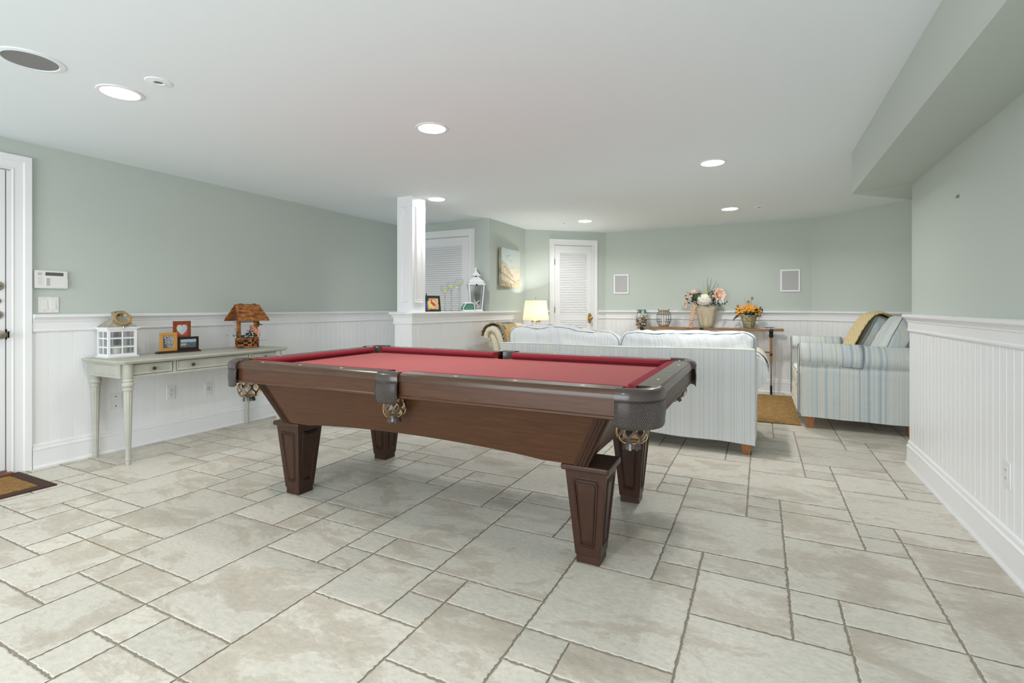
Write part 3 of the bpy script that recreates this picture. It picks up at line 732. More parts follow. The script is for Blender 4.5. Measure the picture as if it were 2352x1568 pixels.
b = B(); b.box(-.90, .90, -.06, .06, .50, .70); b.box(-.60, -.48, -.46, .46, .50, .70); b.box(.48, .60, -.46, .46, .50, .70); b.box(-1.06, 1.06, -.56, .56, .715, .755)
link('under_frame', b, mat('raw_wood', (.09, .05, .025), .7), T, smooth=False)
def leg(sx, sy):
    lx, ly = sx*.945, sy*.395
    b = B(); s0, s1 = .0585, .094
    b.hexa([(lx-s0, ly-s0, .036), (lx+s0, ly-s0, .036), (lx+s0, ly+s0, .036), (lx-s0, ly+s0, .036)], [(lx-s1, ly-s1, .425), (lx+s1, ly-s1, .425), (lx+s1, ly+s1, .425), (lx-s1, ly+s1, .425)])
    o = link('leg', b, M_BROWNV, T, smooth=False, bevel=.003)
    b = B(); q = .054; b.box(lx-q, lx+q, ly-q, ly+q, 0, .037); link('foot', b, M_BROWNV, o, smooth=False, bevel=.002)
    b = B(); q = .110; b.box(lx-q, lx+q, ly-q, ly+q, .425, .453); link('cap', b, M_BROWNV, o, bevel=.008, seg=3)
    # raised panel moulding on every face
    for (ux, uy, nx, ny) in ((1, 0, 0, -1), (1, 0, 0, 1), (0, 1, 1, 0), (0, 1, -1, 0)):
        b = B(); dk = B()
        def F(u, z, e): k = s0+(s1-s0)*(z-.036)/.389; return (lx+ux*u*k+nx*(k+e), ly+uy*u*k+ny*(k+e), z)
        def rr(m, z0, z1, ch):
            base = [(-m*.80, z0+ch), (-m*.80+ch*9, z0), (m*.80-ch*9, z0), (m*.80, z0+ch), (m, z1-ch*1.6), (m-ch*7, z1), (-m+ch*7, z1), (-m, z1-ch*1.6)]
            return base
        b.tube([F(u, z, .0005) for u, z in rr(.60, .085, .385, .012)], .0042, 6, closed=True)
        b.tube([F(u, z, .0005) for u, z in rr(.47, .100, .372, .010)], .0028, 6, closed=True)
        for m_, za, zc in ((.535, .0925, .3785), (.655, .079, .391)):
            dk.tube([F(u, z, -.0002) for u, z in rr(m_, za, zc, .011)], .0021, 5, closed=True)
        link('panel_moulding', b, M_BROWNV, o); link('panel_groove', dk, M_DARK, o)
for sx in (-1, 1):
    for sy in (-1, 1): leg(sx, sy)

# ================================================================== CONSOLE TABLE
K = thing('console_table', 'pale sage painted console table with fluted legs against left wall', 'table', (-4.36, 2.66, 0))
ky = .71; kx0, kx1 = -.255, .275      # local extents of the top
b = B()
def topring(e, z): return [(kx0-e*.2, -ky-e, z), (kx1+e-.03, -ky-e, z), (kx1+e, -ky-e+.03, z), (kx1+e, ky+e-.03, z), (kx1+e-.03, ky+e, z), (kx0-e*.2, ky+e, z)]
rings = [topring(-.012, .737), topring(-.004, .741), topring(-.004, .746), topring(.004, .750), topring(.006, .757), topring(0, .764), topring(-.006, .765)]
vs = [p for r_ in rings for p in r_]; fs = [(i*6+j, i*6+(j+1) % 6, (i+1)*6+(j+1) % 6, (i+1)*6+j) for i in range(6) for j in range(6)]+[tuple(reversed(range(6))), tuple(range(36, 42))]
b.add(vs, fs); link('table_top', b, M_CONS, K, angle=25)
b = B(); y0, y1 = -.665, .665
b.box(-.24, .200, y0-.012, y0+.01, .6325, .737); b.box(-.24, .200, y1-.01, y1+.012, .6325, .737); b.box(-.245, -.225, y0+.011, y1-.011, .632, .738)
b.box(.2072, .228, y0, y1, .632, .648); b.box(.2072, .228, y0, y1, .731, .738); b.box(.195, .207, y0+.011, y1-.011, .633, .7375)
for ya, yc in ((-.665, -.615), (-.325, -.302), (.325, .350), (.615, .665)): b.box(.2073, .2278, ya, yc, .6482, .7308)
frame_ring(b, (-.16, y0-.012, 0), (1, 0, 0), 0, (0, -1, 0), 0, .32, .648, .728, .012, .004); frame_ring(b, (.16, y1+.012, 0), (-1, 0, 0), 0, (0, 1, 0), 0, .32, .648, .728, .012, .004)
link('apron', b, M_CONS, K, smooth=False)
for ya, yc, kn in ((-.612, -.328, [-.47]), (-.299, .322, [-.18, .20]), (.353, .612, [.48])):
    b = B(); b.box(.21, .2265, ya+.003, yc-.003, .651, .728); frame_ring(b, (.2265, ya+.003, 0), (0, 1, 0), 0, (1, 0, 0), 0, yc-ya-.006, .651, .728, .014, .003)
    o = link('drawer', b, M_CONS, K, smooth=False)
    g = B(); g.box(.2085, .2115, ya, yc, .648, .731); link('drawer_gap', g, M_CONSD, o, smooth=False)  # dark backing sheet that shows round the drawer front
    for yk in kn:
        g = B(); g.lathe([(.005, 0), (.005, .012), (.012, .016), (.0145, .022), (.012, .028), (.004, .030)], seg=20)
        g.xf(Matrix.Translation((.2265, yk, .690)) @ Matrix.Rotation(pi/2, 4, 'Y')); link('knob', g, mat('aged_brass_knob', (.16, .13, .08), .35, .9), o)
def flute(a, z):
    if z < .045 or z > .53: return 1
    return 1-.11*max(0, cos(a*9))**2
for lx in (-.228, .222):
    for ly in (-.635, .635):
        b = B(); b.lathe([(.030, .738), (.030, .632), (.027, .628), (.034, .620), (.034, .612), (.028, .608), (.036, .596), (.0385, .585), (.036, .573), (.027, .565), (.035, .556), (.035, .549), (.027, .540), (.0275, .53), (.0275, .528), (.027, .50), (.022, .25), (.017, .075), (.017, .050), (.022, .047), (.022, .040), (.017, .036), (.018, .028), (.014, .004), (.014, 0)][::-1], (lx, ly, 0), 54, fn=flute)
        link('leg', b, M_CONS, K, angle=50)

# ---- lantern with rope handle on the console
def cage(b, x0, x1, y0, y1, z0, z1, nx, ny, nz, t=.010, post=.016):
    for sx, x in ((0, x0), (1, x1)):
        for sy, y in ((0, y0), (1, y1)):
            b.box(x if not sx else x-post, x+post if not sx else x, y if not sy else y-post, y+post if not sy else y, z0, z1)
    q = .0012; x0 += q; x1 -= q; y0 += q; y1 -= q; z0 += .0003; z1 -= .0003; p_ = post-q-.0002
    for zz in [z0, z1-post]:
        b.box(x0+p_, x1-p_, y0, y0+t, zz, zz+post); b.box(x0+p_, x1-p_, y1-t, y1, zz, zz+post); b.box(x0, x0+t, y0+p_, y1-p_, zz, zz+post); b.box(x1-t, x1, y0+p_, y1-p_, zz, zz+post)
    for k in range(1, nz):
        z = z0+(z1-z0)*k/nz-t/2; e = .0004*k
        b.box(x0+p_, x1-p_, y0+.001, y0+t*.8, z, z+t); b.box(x0+p_, x1-p_, y1-t*.8, y1-.001, z, z+t); b.box(x0+.001, x0+t*.8, y0+p_, y1-p_, z, z+t); b.box(x1-t*.8, x1-.001, y0+p_, y1-p_, z, z+t)
    for k in range(1, nx):
        x = x0+(x1-x0)*k/nx-t/2; b.box(x, x+t, y0+.0018, y0+t*.7, z0+post, z1-post); b.box(x, x+t, y1-t*.7, y1-.0018, z0+post, z1-post)
    for k in range(1, ny):
        y = y0+(y1-y0)*k/ny-t/2; b.box(x0+.0018, x0+t*.7, y, y+t, z0+post, z1-post); b.box(x1-t*.7, x1-.0018, y, y+t, z0+post, z1-post)
W = thing('wooden_lantern', 'white windowed wooden lantern with rope ring on console table', 'lantern', (-4.515, 2.135, .765))
b = B(); cage(b, -.078, .078, -.098, .098, .010, .214, 2, 2, 3); b.box(-.088, .088, -.108, .108, 0, .0098); b.box(-.086, .086, -.106, .106, .2142, .224); b.box(-.092, .092, -.112, .112, .2242, .232)
link('body', b, M_WHITE, W, smooth=False)
b = B(); b.box(-.074, -.073, -.09, .09, .02, .21); b.box(.073, .074, -.09, .09, .02, .21); b.box(-.07, .07, -.094, -.093, .02, .21); b.box(-.07, .07, .093, .094, .02, .21); link('pane', b, M_GLASS, W, smooth=False)
b = B()
def sq(hx, hy, z): return [(-hx, -hy, z), (hx, -hy, z), (hx, hy, z), (-hx, hy, z)]
b.hexa(sq(.084, .100, .232), sq(.036, .042, .296)); b.hexa(sq(.036, .042, .296), sq(.030, .034, .315)); b.hexa(sq(.026, .030, .315), sq(.026, .030, .345)); b.hexa(sq(.03, .035, .345), sq(.016, .02, .353))
link('metal_roof', b, mat('weathered_zinc', (.33, .32, .25), .7, var=.25, vscale=25, bump=.2), W, smooth=False)
b = B(); b.box(.026, .028, -.018, .002, .318, .340); link('vent_hole', b, M_BLACK, W, smooth=False)
b = B(); R_ = .050; n = 150; cc = Vector((.064, .006, .300)); 
for st in range(3):
    pts = []
    for i in range(n):
        a = 2*pi*i/n; tw = a*16+st*2*pi/3; d = .0045
        rad = R_+d*cos(tw); v = Vector((0, rad*cos(a)*1.05, rad*sin(a)*.95))+Vector((d*sin(tw), 0, 0))
        v = Matrix.Rotation(radians(-24), 3, 'Y') @ v; pts.append(cc+v)
    b.tube(pts, .0055, 6, closed=True)
link('rope_handle', b, mat('rope', (.42, .25, .09), .9), W)
b = B(); b.tube([(.03, -.03, .345), (.0355, -.035, .352), (.04, 0, .357), (.0355, .035, .352), (.03, .03, .345)], .0022, 6); b.lathe([(.008, 0), (.008, .012)], (.094, .0, .224), 12); link('bail', b, M_ABRASS, W)
b = B(); b.lathe([(0, .012), (.027, .012), (.027, .075), (.0, .07)], (0.005, 0, 0), 20); link('candle', b, M_IVORY, W)

# ---- painted picture helper
def picture(name, parent, w, h, fn, m=None, nu=40, nv=40, d=.003):
    b = B(); b.grid(lambda u, v: ((u-.5)*w, 0, v*h), nu, nv); b.col = [fn(i/nu, j/nv) for j in range(nv+1) for i in range(nu+1)]
    k = len(b.v); b.add([(-w/2, d, 0), (w/2, d, 0), (w/2, d, h), (-w/2, d, h)], [(1, 0, 3, 2), (0, 1, nu, 0) if 0 else (0, 1, 2, 3)]); b.col += [(.5, .5, .5)]*4
    b.f.pop(); b.mi.pop()
    return link(name, b, M_PICK, parent, smooth=False)
def mixc(a, c, t): t = max(0, min(1, t)); return tuple(x+(y-x)*t for x, y in zip(a, c))
def nz(x, y, s, o=0): return noise.noise(Vector((x*s, y*s, o)))
def frame(b, w, h, bw, d, z0=0):
    # rectangular picture frame, front face at y=0 facing -y
    for (x0, x1, a, c) in ((-w/2, w/2, 0, bw), (-w/2, w/2, h-bw, h), (-w/2, -w/2+bw, bw, h-bw), (w/2-bw, w/2, bw, h-bw)): b.box(x0, x1, 0, d, a+z0, c+z0)
F = thing('picture_frame_trio', 'three joined small photo frames on a dark ledge, on console table', 'picture frame', (-4.46, 2.565, .765), radians(87))
b = B(); b.hexa([(-.175, -.032, 0), (.175, -.032, 0), (.175, .032, 0), (-.175, .032, 0)], [(-.160, -.024, .018), (.160, -.024, .018), (.160, .026, .018), (-.160, .026, .018)]); link('ledge', b, mat('espresso_wood', (.022, .010, .007), .35), F, smooth=False, bevel=.002)
def subframe(x, z, w, h, bw, m, fn, yoff, nm='frame'):
    b = B(); frame(b, w, h, bw, .012); b.box(-w/2+bw, w/2-bw, .009, .012, bw, h-bw); b.xf(Matrix.Translation((x, yoff, z)))
    o = link(nm, b, m, F, smooth=False, bevel=.0015)
    p = picture('photo', o, w-2*bw, h-2*bw, fn, nu=36, nv=36); p.location = (x, yoff+.005, z+bw); return o
def ph_men(u, v):
    band = abs(u-(.60-.35*(v-.2))+.12*nz(u, v, 3))
    if band < .28: return (.75, .75, .72) if nz(u, v, 22, 2) > .12 else ((.05, .05, .08) if nz(u, v, 18, 5) < .1 else (.18, .17, .22))
    return mixc((.30, .29, .24), (.42, .40, .33), .5+nz(u, v, 6)) if u > .5 else (.10, .11, .17)
def ph_coast(u, v):
    if v > .62: return mixc((.50, .58, .66), (.30, .40, .52), .5+1.5*nz(u*1.2, v*3, 4))
    if v > .52: return (.08, .13, .08) if nz(u, v, 9) > -.3 else (.14, .2, .16)
    if u < .42-.6*abs(v-.38) and v > .2: return (.42, .36, .26)
    return mixc((.06, .08, .10), (.14, .17, .20), .5+nz(u, v, 8))
def ph_heart(u, v):
    x = (u-.5)*2.5; y = (v-.50)*2.6+.15
    if (x*x+y*y-1)**3-x*x*y**3 < 0: return mixc((.62, .66, .58), (.42, .52, .62), .5+(u-.5)*1.5+nz(u, v, 7))
    return (.50, .075, .05)
subframe(.035, .117, .142, .150, .024, mat('red_brown_wood', (.24, .055, .02), .4), ph_heart, .012)
subframe(-.082, .018, .135, .155, .025, mat('golden_wood', (.58, .29, .07), .4), ph_men, -.008)
subframe(.078, .018, .172, .112, .020, mat('espresso_wood', (.022, .010, .007), .35), ph_coast, -.004)
b = B(); b.box(-.01, .09, .022, .026, .018, .25); link('easel_back', b, M_BLACK, F, smooth=False)

# ---- wishing well planter
G = thing('wishing_well_planter', 'small scorched wood wishing well planter on console table right end', 'planter', (-4.40, 3.16, .765), radians(90))
M_SC = mat('scorched_wood', (.34, .125, .030), .5, var=.75, vscale=22, stretch=(1, 1, 2.5)); M_SC2 = mat('scorched_wood_dark', (.13, .045, .015), .6, var=.5, vscale=30)
b = B(); b2 = B(); nH = 6; rH = .108
def hx(k): a = pi/6+k*pi/3; return Vector((rH*cos(a)*1.05, rH*sin(a)*.62, 0))
for lay in range(5):
    for k in range(6):
        p, q = hx(k), hx(k+1); t = (q-p); L_ = t.length; t.normalize(); n_ = Vector((t.y, -t.x, 0))
        nn = 2 if L_ < .09 else 3
        for j in range(nn):
            if (j+lay+k) % 2 == 0 or lay in (0, 4):
                s0, s1 = L_*j/nn, L_*(j+1)/nn; z = lay*.019
                vs = [p+t*s0+n_*.004, p+t*s1+n_*.004, p+t*s1-n_*.010, p+t*s0-n_*.010]
                (b if (j+lay*2+k) % 3 else b2).hexa([(v.x, v.y, z+.0006) for v in vs], [(v.x, v.y, z+.0186) for v in vs])
link('slatted_tub', b, M_SC, G, smooth=False, bevel=.001); link('dark_slat', b2, M_SC2, G, smooth=False, bevel=.001)
b = B(); b.hexa([tuple(hx(k)*.84+Vector((0, 0, .0))) for k in range(6)], [tuple(hx(k)*.84+Vector((0, 0, .082))) for k in range(6)]); link('liner', b, mat('soil_liner', (.02, .018, .015), .9), G, smooth=False)
for s_ in (-1, 1):
    b = B(); x = s_*.088; b.box(x-.013, x+.013, -.014, .014, .07, .30); link('post', b, M_SC, G, smooth=False, bevel=.001)
b = B(); b.box(.105, .118, -.010, .010, .195, .262); b.box(.088, .108, -.008, .008, .225, .245); link('bracket', b, M_SC2, G, smooth=False)
b = B(); b.tube([(-.11, 0, .245), (.125, 0, .245)], .004, 8); b.tube([(.125, 0, .245), (.128, -.004, .215)], .003, 6); link('axle', b, M_BLKM, G)
b = B(); b.tube([(.126, -.004, .215), (.155, -.004, .216)], .006, 8); link('crank_handle', b, M_SC, G)
for s_ in (-1, 1):
    for k in range(4):
        b = B(); f0, f1 = k/4, (k+1)/4+.04; hw = .128+.030*(k/3)
        A = (s_*(.004+.100*f0), .405-.150*f0+.004*0); D_ = (s_*(.004+.100*min(f1, 1.02)), .405-.150*min(f1, 1.02))
        b.hexa([(-hw, A[0], A[1]-.0), (hw, A[0], A[1]-.0), (hw, D_[0], D_[1]+.004), (-hw, D_[0], D_[1]+.004)], [(-hw, A[0]+s_*.002, A[1]+.006), (hw, A[0]+s_*.002, A[1]+.006), (hw, D_[0]+s_*.003, D_[1]+.012), (-hw, D_[0]+s_*.003, D_[1]+.012)])
        fixn(link('roof_slat', b, M_SC if (k+s_) % 3 else M_SC, G, smooth=False))
for s_ in (-1, 1):
    b = B(); b.poly([(s_*.10, -.092, .262), (s_*.10, .092, .262), (s_*.10, 0, .395)]); link('gable', b, M_SC2, G, smooth=False, solid=.006)
b = B(); rnd = random.Random(5)
for x in (-.07, .07):
    for k in range(2): b.tube([(x+.02*cos(a), .006*sin(a)+.0, .411+.008*sin(a*1.0+k)) for a in [i*.6 for i in range(10)]], .003, 5)
b.tube([(-.13, 0, .41), (-.04, .004, .416), (.03, -.003, .413), (.13, 0, .41)], .0025, 5); link('vine_twist', b, M_TWIG, G)
def leafset(b, pts, sz, rnd, mi=0):
    for p in pts:
        d = Vector((rnd.uniform(-1, 1), rnd.uniform(-1, 1), rnd.uniform(-.4, 1))).normalized(); s = d.cross(Vector((rnd.random(), rnd.random(), .3))).normalized()
        n = d.cross(s); p = Vector(p); k = sz*rnd.uniform(.7, 1.3)
        b.add([p, p+d*k*.5+s*k*.24+n*k*.06, p+d*k+n*-.05*k, p+d*k*.5-s*k*.24+n*k*.06, p+d*k*.5-n*k*.04], [(0, 1, 4), (1, 2, 4), (2, 3, 4), (3, 0, 4)], mi)
b = B(); leafset(b, [(rnd.gauss(-.0, .05), rnd.gauss(0, .02), .09+rnd.random()*.03) for _ in range(60)]+[(.03+rnd.gauss(0, .02), rnd.gauss(0, .02), .11+rnd.random()*.05) for _ in range(50)]+[(-.12+rnd.gauss(0, .014), rnd.gauss(-.02, .015), .10+rnd.random()*.08) for _ in range(25)], .022, rnd)
link('foliage', b, M_LEAFD, G, smooth=False)
def flower(b, c, r, n, rnd, mi=0, up=.5, wdt=.34, layers=2, tilt=None):
    c = Vector(c)
    for l in range(layers):
        for k in range(n):
            a = 2*pi*(k+.5*l)/n+rnd.uniform(-.1, .1); d = Vector((cos(a), sin(a), 0)); z = Vector((0, 0, 1)); s = z.cross(d)
            R = r*(1-.3*l); e = up*(1+.7*l)
            pts = [Vector((0, 0, 0)), d*R*.5+s*R*wdt+z*R*e*.45, d*R+z*R*e*.65, d*R*.5-s*R*wdt+z*R*e*.45, d*R*.5+z*R*e*.35]
            if tilt: pts = [tilt @ p for p in pts]
            b.add([c+p for p in pts], [(0, 1, 4), (1, 2, 4), (2, 3, 4), (3, 0, 4)], mi)
FT = Matrix.Rotation(radians(70), 3, 'X')
b = B()
for c in ((.055, -.02, .165), (.085, -.02, .145), (.035, -.015, .185)): flower(b, c, .036, 7, rnd, tilt=FT)
link('blossom', b, mat('peach_pink', (.80, .38, .26), .7, var=.2), G, smooth=False)
b = B(); b.tube([(-.10, -.05, .25), (-.16, -.04, .24), (-.165, -.03, .29)], .002, 5); b.tube([(.10, 0, .06), (.17, -.02, .065), (.20, -.02, .055)], .001, 4); link('wire_curl', b, M_TWIG, G)

# ================================================================== WALL FITTINGS, LEFT WALL
def on_left(nm, lab, cat, y, z, d=0.0): return thing(nm, lab, cat, (XL+d, y, z), radians(90))
t = on_left('alarm_keypad', 'white alarm keypad with grey display beside the entry door', 'keypad', 1.772, 1.352)
b = B(); b.box(-.095, .095, -.024, 0, -.065, .065); link('housing', b, M_WPL, t, bevel=.005, seg=3)
b = B(); b.box(-.036, .068, -.0255, -.0235, .028, .052); link('display', b, mat('lcd_grey', (.12, .12, .12), .25), t, smooth=False)
b = B(); b.box(-.036, .094, -.0258, -.024, -.060, .013); link('flip_cover', b, M_WPL, t, bevel=.001)
for k in range(4):
    b = B(); b.box(-.030, -.010, -.0272, -.0258, .006-.0135*k-.008, .006-.0135*k); link('button', b, mat('button_grey', (.35, .35, .34), .5), t, smooth=False)
b = B()
for k in range(4):
    b.box(-.076+.003*(k % 2), -.066, -.0246, -.0238, .009-.0135*k-.0025, .009-.0135*k); b.box(-.063, -.055, -.0246, -.0238, .009-.0135*k-.0025, .009-.0135*k)
for k in range(4): b.box(-.078, -.055, -.0246, -.0238, .030+.005*k, .0325+.005*k)
link('printed_marks', b, mat('print_grey', (.33, .33, .33), .6), t, smooth=False)
t = on_left('light_switch', 'white double rocker light switch plate below the alarm keypad', 'light switch', 1.762, 1.168)
b = B(); b.box(-.059, .059, -.007, 0, -.058, .058); link('plate', b, M_WPL, t, bevel=.003)
for x in (-.024, .024):
    b = B(); b.hexa([(x-.0165, -.007, -.034), (x+.0165, -.007, -.034), (x+.0165, -.007, .034), (x-.0165, -.007, .034)], [(x-.0155, -.0125, -.033), (x+.0155, -.0125, -.033), (x+.0155, -.0085, .033), (x-.0155, -.0085, .033)]); link('rocker', b, M_WPL, t, smooth=False)
b = B()
for x in (-.024, .024):
    for z in (-.049, .049): b.lathe([(.003, 0), (.003, .001)], (0, 0, 0), 10); v = b.v[-20:]; b.v[-20:] = [(x+p[0], -.007-p[2], z+p[1]) for p in v]
link('screw', b, mat('screw_grey', (.45, .45, .44), .4), t, smooth=False)
def plate(t, w_, h_, kind):
    b = B(); b.box(-w_/2, w_/2, -.006, 0, -h_/2, h_/2); link('plate', b, M_WPL, t, bevel=.002)
    k = B(); sl = B()
    if kind == 'outlet':
        for z in (-.02, .02):
            k.box(-.017, .017, -.0085, -.006, z-.015, z+.015)
            sl.box(-.008, -.006, -.009, -.008, z-.002, z+.008); sl.box(.006, .008, -.009, -.008, z-.002, z+.008); sl.box(-.002, .002, -.009, -.008, z-.011, z-.007)
        link('receptacle', k, M_WPL, t, bevel=.002)
    elif kind == 'jacks':
        k.box(-.017, .017, -.0085, -.006, -.034, .034); link('insert', k, M_WPL, t, bevel=.001)
        for x in (-.009, .007):
            for z in (-.005, .014): sl.box(x-.004, x+.004, -.009, -.008, z-.004, z+.004)
    elif kind == 'decor':
        k.box(-.017, .017, -.0085, -.006, -.034, .034); link('insert', k, M_WPL, t, bevel=.001)
        for z in (-.018, .018): sl.box(-.008, -.006, -.009, -.008, z-.002, z+.007); sl.box(.006, .008, -.009, -.008, z-.002, z+.007)
    elif kind == 'blank':
        for z in (-.038, .038): sl.box(-.004, .004, -.0075, -.006, z-.004, z+.004)
    elif kind == 'toggle':
        for x in (-.03, .03):
            for z in (-.045, .045): sl.box(x-.003, x+.003, -.0075, -.006, z-.003, z+.003)
    link('slot', sl, mat('slot_black', (.03, .03, .03), .6), t, smooth=False)
plate(on_left('blank_cable_plate', 'white blank wall plate with two screws behind console front leg', 'wall plate', 2.18, .398, .013), .085, .122, 'blank')
plate(on_left('power_outlet', 'white duplex power outlet under the console table, middle plate', 'outlet', 2.60, .403, .013), .07, .118, 'outlet')
plate(on_left('data_outlet', 'white data jack plate under console table, right of the outlet', 'wall plate', 2.932, .386, .013), .066, .116, 'jacks')
plate(thing('power_outlet', 'white decor power outlet low on the right wainscot', 'outlet', (.977, 2.958, .410), radians(-90)), .075, .118, 'decor')
plate(thing('wall_plate', 'white double wall plate behind the peach flowers on far wall', 'wall plate', (-.535, 7.67, 1.256)), .13, .125, 'toggle')
t = thing('picture_hook', 'tiny metal picture hook left on bare right wall', 'hook', (.99, 3.626, 1.773))
b = B(); b.box(-.004, 0, -.014, .014, -.006, .006); b.box(-.010, -.004, -.010, .010, -.008, -.003); link('hook_plate', b, M_GPL, t, smooth=False)
for (x, lab) in ((-1.93, 'white framed in-wall speaker near the closet door on far wall'), (.35, 'white framed in-wall speaker on the far wall above the flower pots, right one')):
    t = thing('wall_speaker', lab, 'speaker', (x, 7.668, 1.508), group='in-wall speakers on the far wall')
    b = B(); frame(b, .235, .300, .022, .012, -.15); b.xf(Matrix.Translation((0, -.012, 0))); link('frame', b, M_WHITE, t, smooth=False, bevel=.003)
    b = B(); b.box(-.096, .096, -.007, 0, -.129, .129); link('grille', b, M_GRILLW, t, smooth=False)

# ================================================================== DOOR MAT AND RUG
t = thing('door_mat', 'coir door mat with dark brown border by the entry door', 'door mat', (-4.345, 1.16, 0))
b = B(); b.box(-.205, .205, -.36, .36, .001, .012); link('coir_pile', b, M_COIR, t, bevel=.003)
b = B(); frame(b, .54, .86, .065, .009); b.xf(Matrix.Translation((0, -.43, 0)) @ Matrix.Rotation(-pi/2, 4, 'X') @ Matrix.Diagonal((1, 1, -1, 1))); 
b.v = [(p[0], p[1], abs(p[2])) for p in b.v]
for i, p in enumerate(b.v): pass
mn = min(p[1] for p in b.v); b.v = [(p[0], p[1]-mn-.43, p[2]) for p in b.v]
fixn(link('border', b, mat('brown_binding', (.055, .022, .013), .8, bump=.2, bscale=200), t, bevel=.002))
b = B(); nx_, ny_ = 120, 90
rndr = random.Random(2)
b.grid(lambda u, v: (-1.80+2.15*u+(.006*nz(v*9, u, 2) if u > .5 else 0), 5.60+1.76*v+.006*nz(u*9, v, 2), .010), nx_, ny_)
k = len(b.v); b.box(-1.79, .343, 5.61, 7.35, .0005, .0095)
tag(link('jute_rug', b, M_JUTE, None, smooth=False), 'golden woven jute area rug in front of the far table', 'rug')

# ================================================================== SOFT FURNITURE
def rbox_pt(u, v, w_, n):
    r = (abs(u)**n+abs(v)**n+abs(w_)**n)**(1/n); return u/r, v/r, w_/r
def pillow(sx, sy, sz, n=6, puff=.25, wr=.012, seed=0, k=22, flat=None):
    """soft box centred on the origin: puffs along y, creased; returns the point function too"""
    def pt(u, v, w_):
        a, c, d = rbox_pt(u, v, w_, n)
        y = c*sy*(1+puff*(1-u*u)*(1-w_*w_))
        p = Vector((a*sx, y, d*sz))
        q = Vector((a*sx*4+seed*3.1, c*sy*4, d*sz*4+seed))
        nn = noise.noise(q*1.2)*wr*1.6+noise.noise(q*3.1)*wr*.7
        d_ = Vector((a, c*1.2, d)).normalized()
        return p+d_*nn
    b = B()
    for (ax, s_) in ((0, 1), (0, -1), (1, 1), (1, -1), (2, 1), (2, -1)):
        def fn(i, j):
            a, c = 2*i-1, 2*j-1; a = math.copysign(abs(a)**.8, a); c = math.copysign(abs(c)**.8, c)
            t = [0, 0, 0]; t[ax] = s_; t[(ax+1) % 3] = a; t[(ax+2) % 3] = c; return pt(*t)
        b.grid(fn, k, k, flip=(s_ < 0))
    return b, pt
def piping(pt, v, r=.0045, faces='y', k=14):
    loop = []
    e = 1.0
    for (a0, c0, a1, c1) in ((-1, -1, 1, -1), (1, -1, 1, 1), (1, 1, -1, 1), (-1, 1, -1, -1)):
        for i in range(k):
            t = i/k; a, c = a0+(a1-a0)*t, c0+(c1-c0)*t
            if faces == 'y': loop.append(pt(a, v, c))
            elif faces == 'x': loop.append(pt(v, a, c))
            else: loop.append(pt(a, c, v))
    b = B(); b.tube(loop, r, 6, closed=True); return b
def xform(b, M): return b.xf(M)
def sweepx(b, prof, x0, x1, nx, fn=None, uvx=None, mi=0):
    """prof: closed list of (y,z); extruded along x, fn(x,y,z,i)->Vector"""
    m = len(prof); vs = []; uvs = []
    acc = [0]
    for i in range(1, m): acc.append(acc[-1]+sqrt((prof[i][0]-prof[i-1][0])**2+(prof[i][1]-prof[i-1][1])**2))
    for i in range(nx+1):
        x = x0+(x1-x0)*i/nx
        for j, (y, z) in enumerate(prof):
            p = Vector((x, y, z)); p = fn(p) if fn else p; vs.append(p); uvs.append((x, acc[j]))
    fs = [(i*m+j, (i+1)*m+j, (i+1)*m+(j+1) % m, i*m+(j+1) % m) for i in range(nx) for j in range(m)]
    b.add(vs, fs, mi, uvs)
    for base, rev in ((0, False), (nx*m, True)):
        tr = tessellate_polygon([[Vector((0, y, z)) for y, z in prof]]); 
        b.add([vs[base+j] for j in range(m)], [tuple(t) for t in tr], mi, [(vs[base+j].y if hasattr(vs[base+j], 'y') else vs[base+j][1], prof[j][1]) for j in range(m)])
    return b
def wob(p, a=.006, s=3.5, o=0):
    q = Vector((p.x*s+o, p.y*s, p.z*s)); return p+Vector((noise.noise(q), noise.noise(q+Vector((9, 0, 0))), noise.noise(q+Vector((0, 9, 0)))))*a
def arm_profile(h=.62, r=.115, inn=.0, z0=.10, th=.16):
    """y-z outline of a rolled arm, roll leaning to -y; inner face at y=+th/2"""
    pts = [(th/2, z0), (th/2, h-.02)]
    cy, cz = -.02, h
    for i in range(17):
        a = radians(10+(235-10)*i/16); pts.append((cy+r*cos(a)*1.0, cz+r*sin(a)*1.0*.95))
    pts += [(-th/2-.012, h-r*.80-.02), (-th/2-.004, h-r*1.4), (-th/2, z0)]
    return pts
def foot(par, x, y, h=.10, m=None):
    b = B(); a, c = .038, .026
    b.hexa([(x-c, y-c, 0), (x+c, y-c, 0), (x+c, y+c, 0), (x-c, y+c, 0)], [(x-a, y-a, h), (x+a, y-a, h), (x+a, y+a, h), (x-a, y+a, h)]); link('leg', b, M_OAK, par, smooth=False, bevel=.002)
# ---- sofa, seen from behind.  local: x along width, y=0 back plane, +y to the front
S = thing('sofa', 'pale blue striped slipcovered sofa seen from behind the pool table', 'sofa', (-1.148, 4.30, 0))
hw = 1.103
b = B()
def backpt(u, v):
    x = -hw+2*hw*u
    zt = .803+.012*u+.004*sin(u*9)
    zb = .120-.035*u**1.5+.004*sin(u*23)
    z = zb+(zt-zb)*v; return Vector((x, -.004+.008*nz(u*5, v*2, 1.6)-.006*(1-v), z))
b.grid(backpt, 60, 24, uvf=lambda u, v: (u*2*hw, v))
def toppt(u, v): p = backpt(u, 1); return Vector((p.x, p.y+.17*v, p.z+.006*sin(v*pi)))
b.grid(toppt, 60, 4, uvf=lambda u, v: (u*2*hw, v))
for s_ in (0, 1):
    b.grid(lambda u, v, s_=s_: Vector((backpt(s_, v).x, backpt(s_, v).y+.17*u, backpt(s_, v).z)), 6, 20, flip=(s_ == 0), uvf=lambda u, v: (u*.17, v))
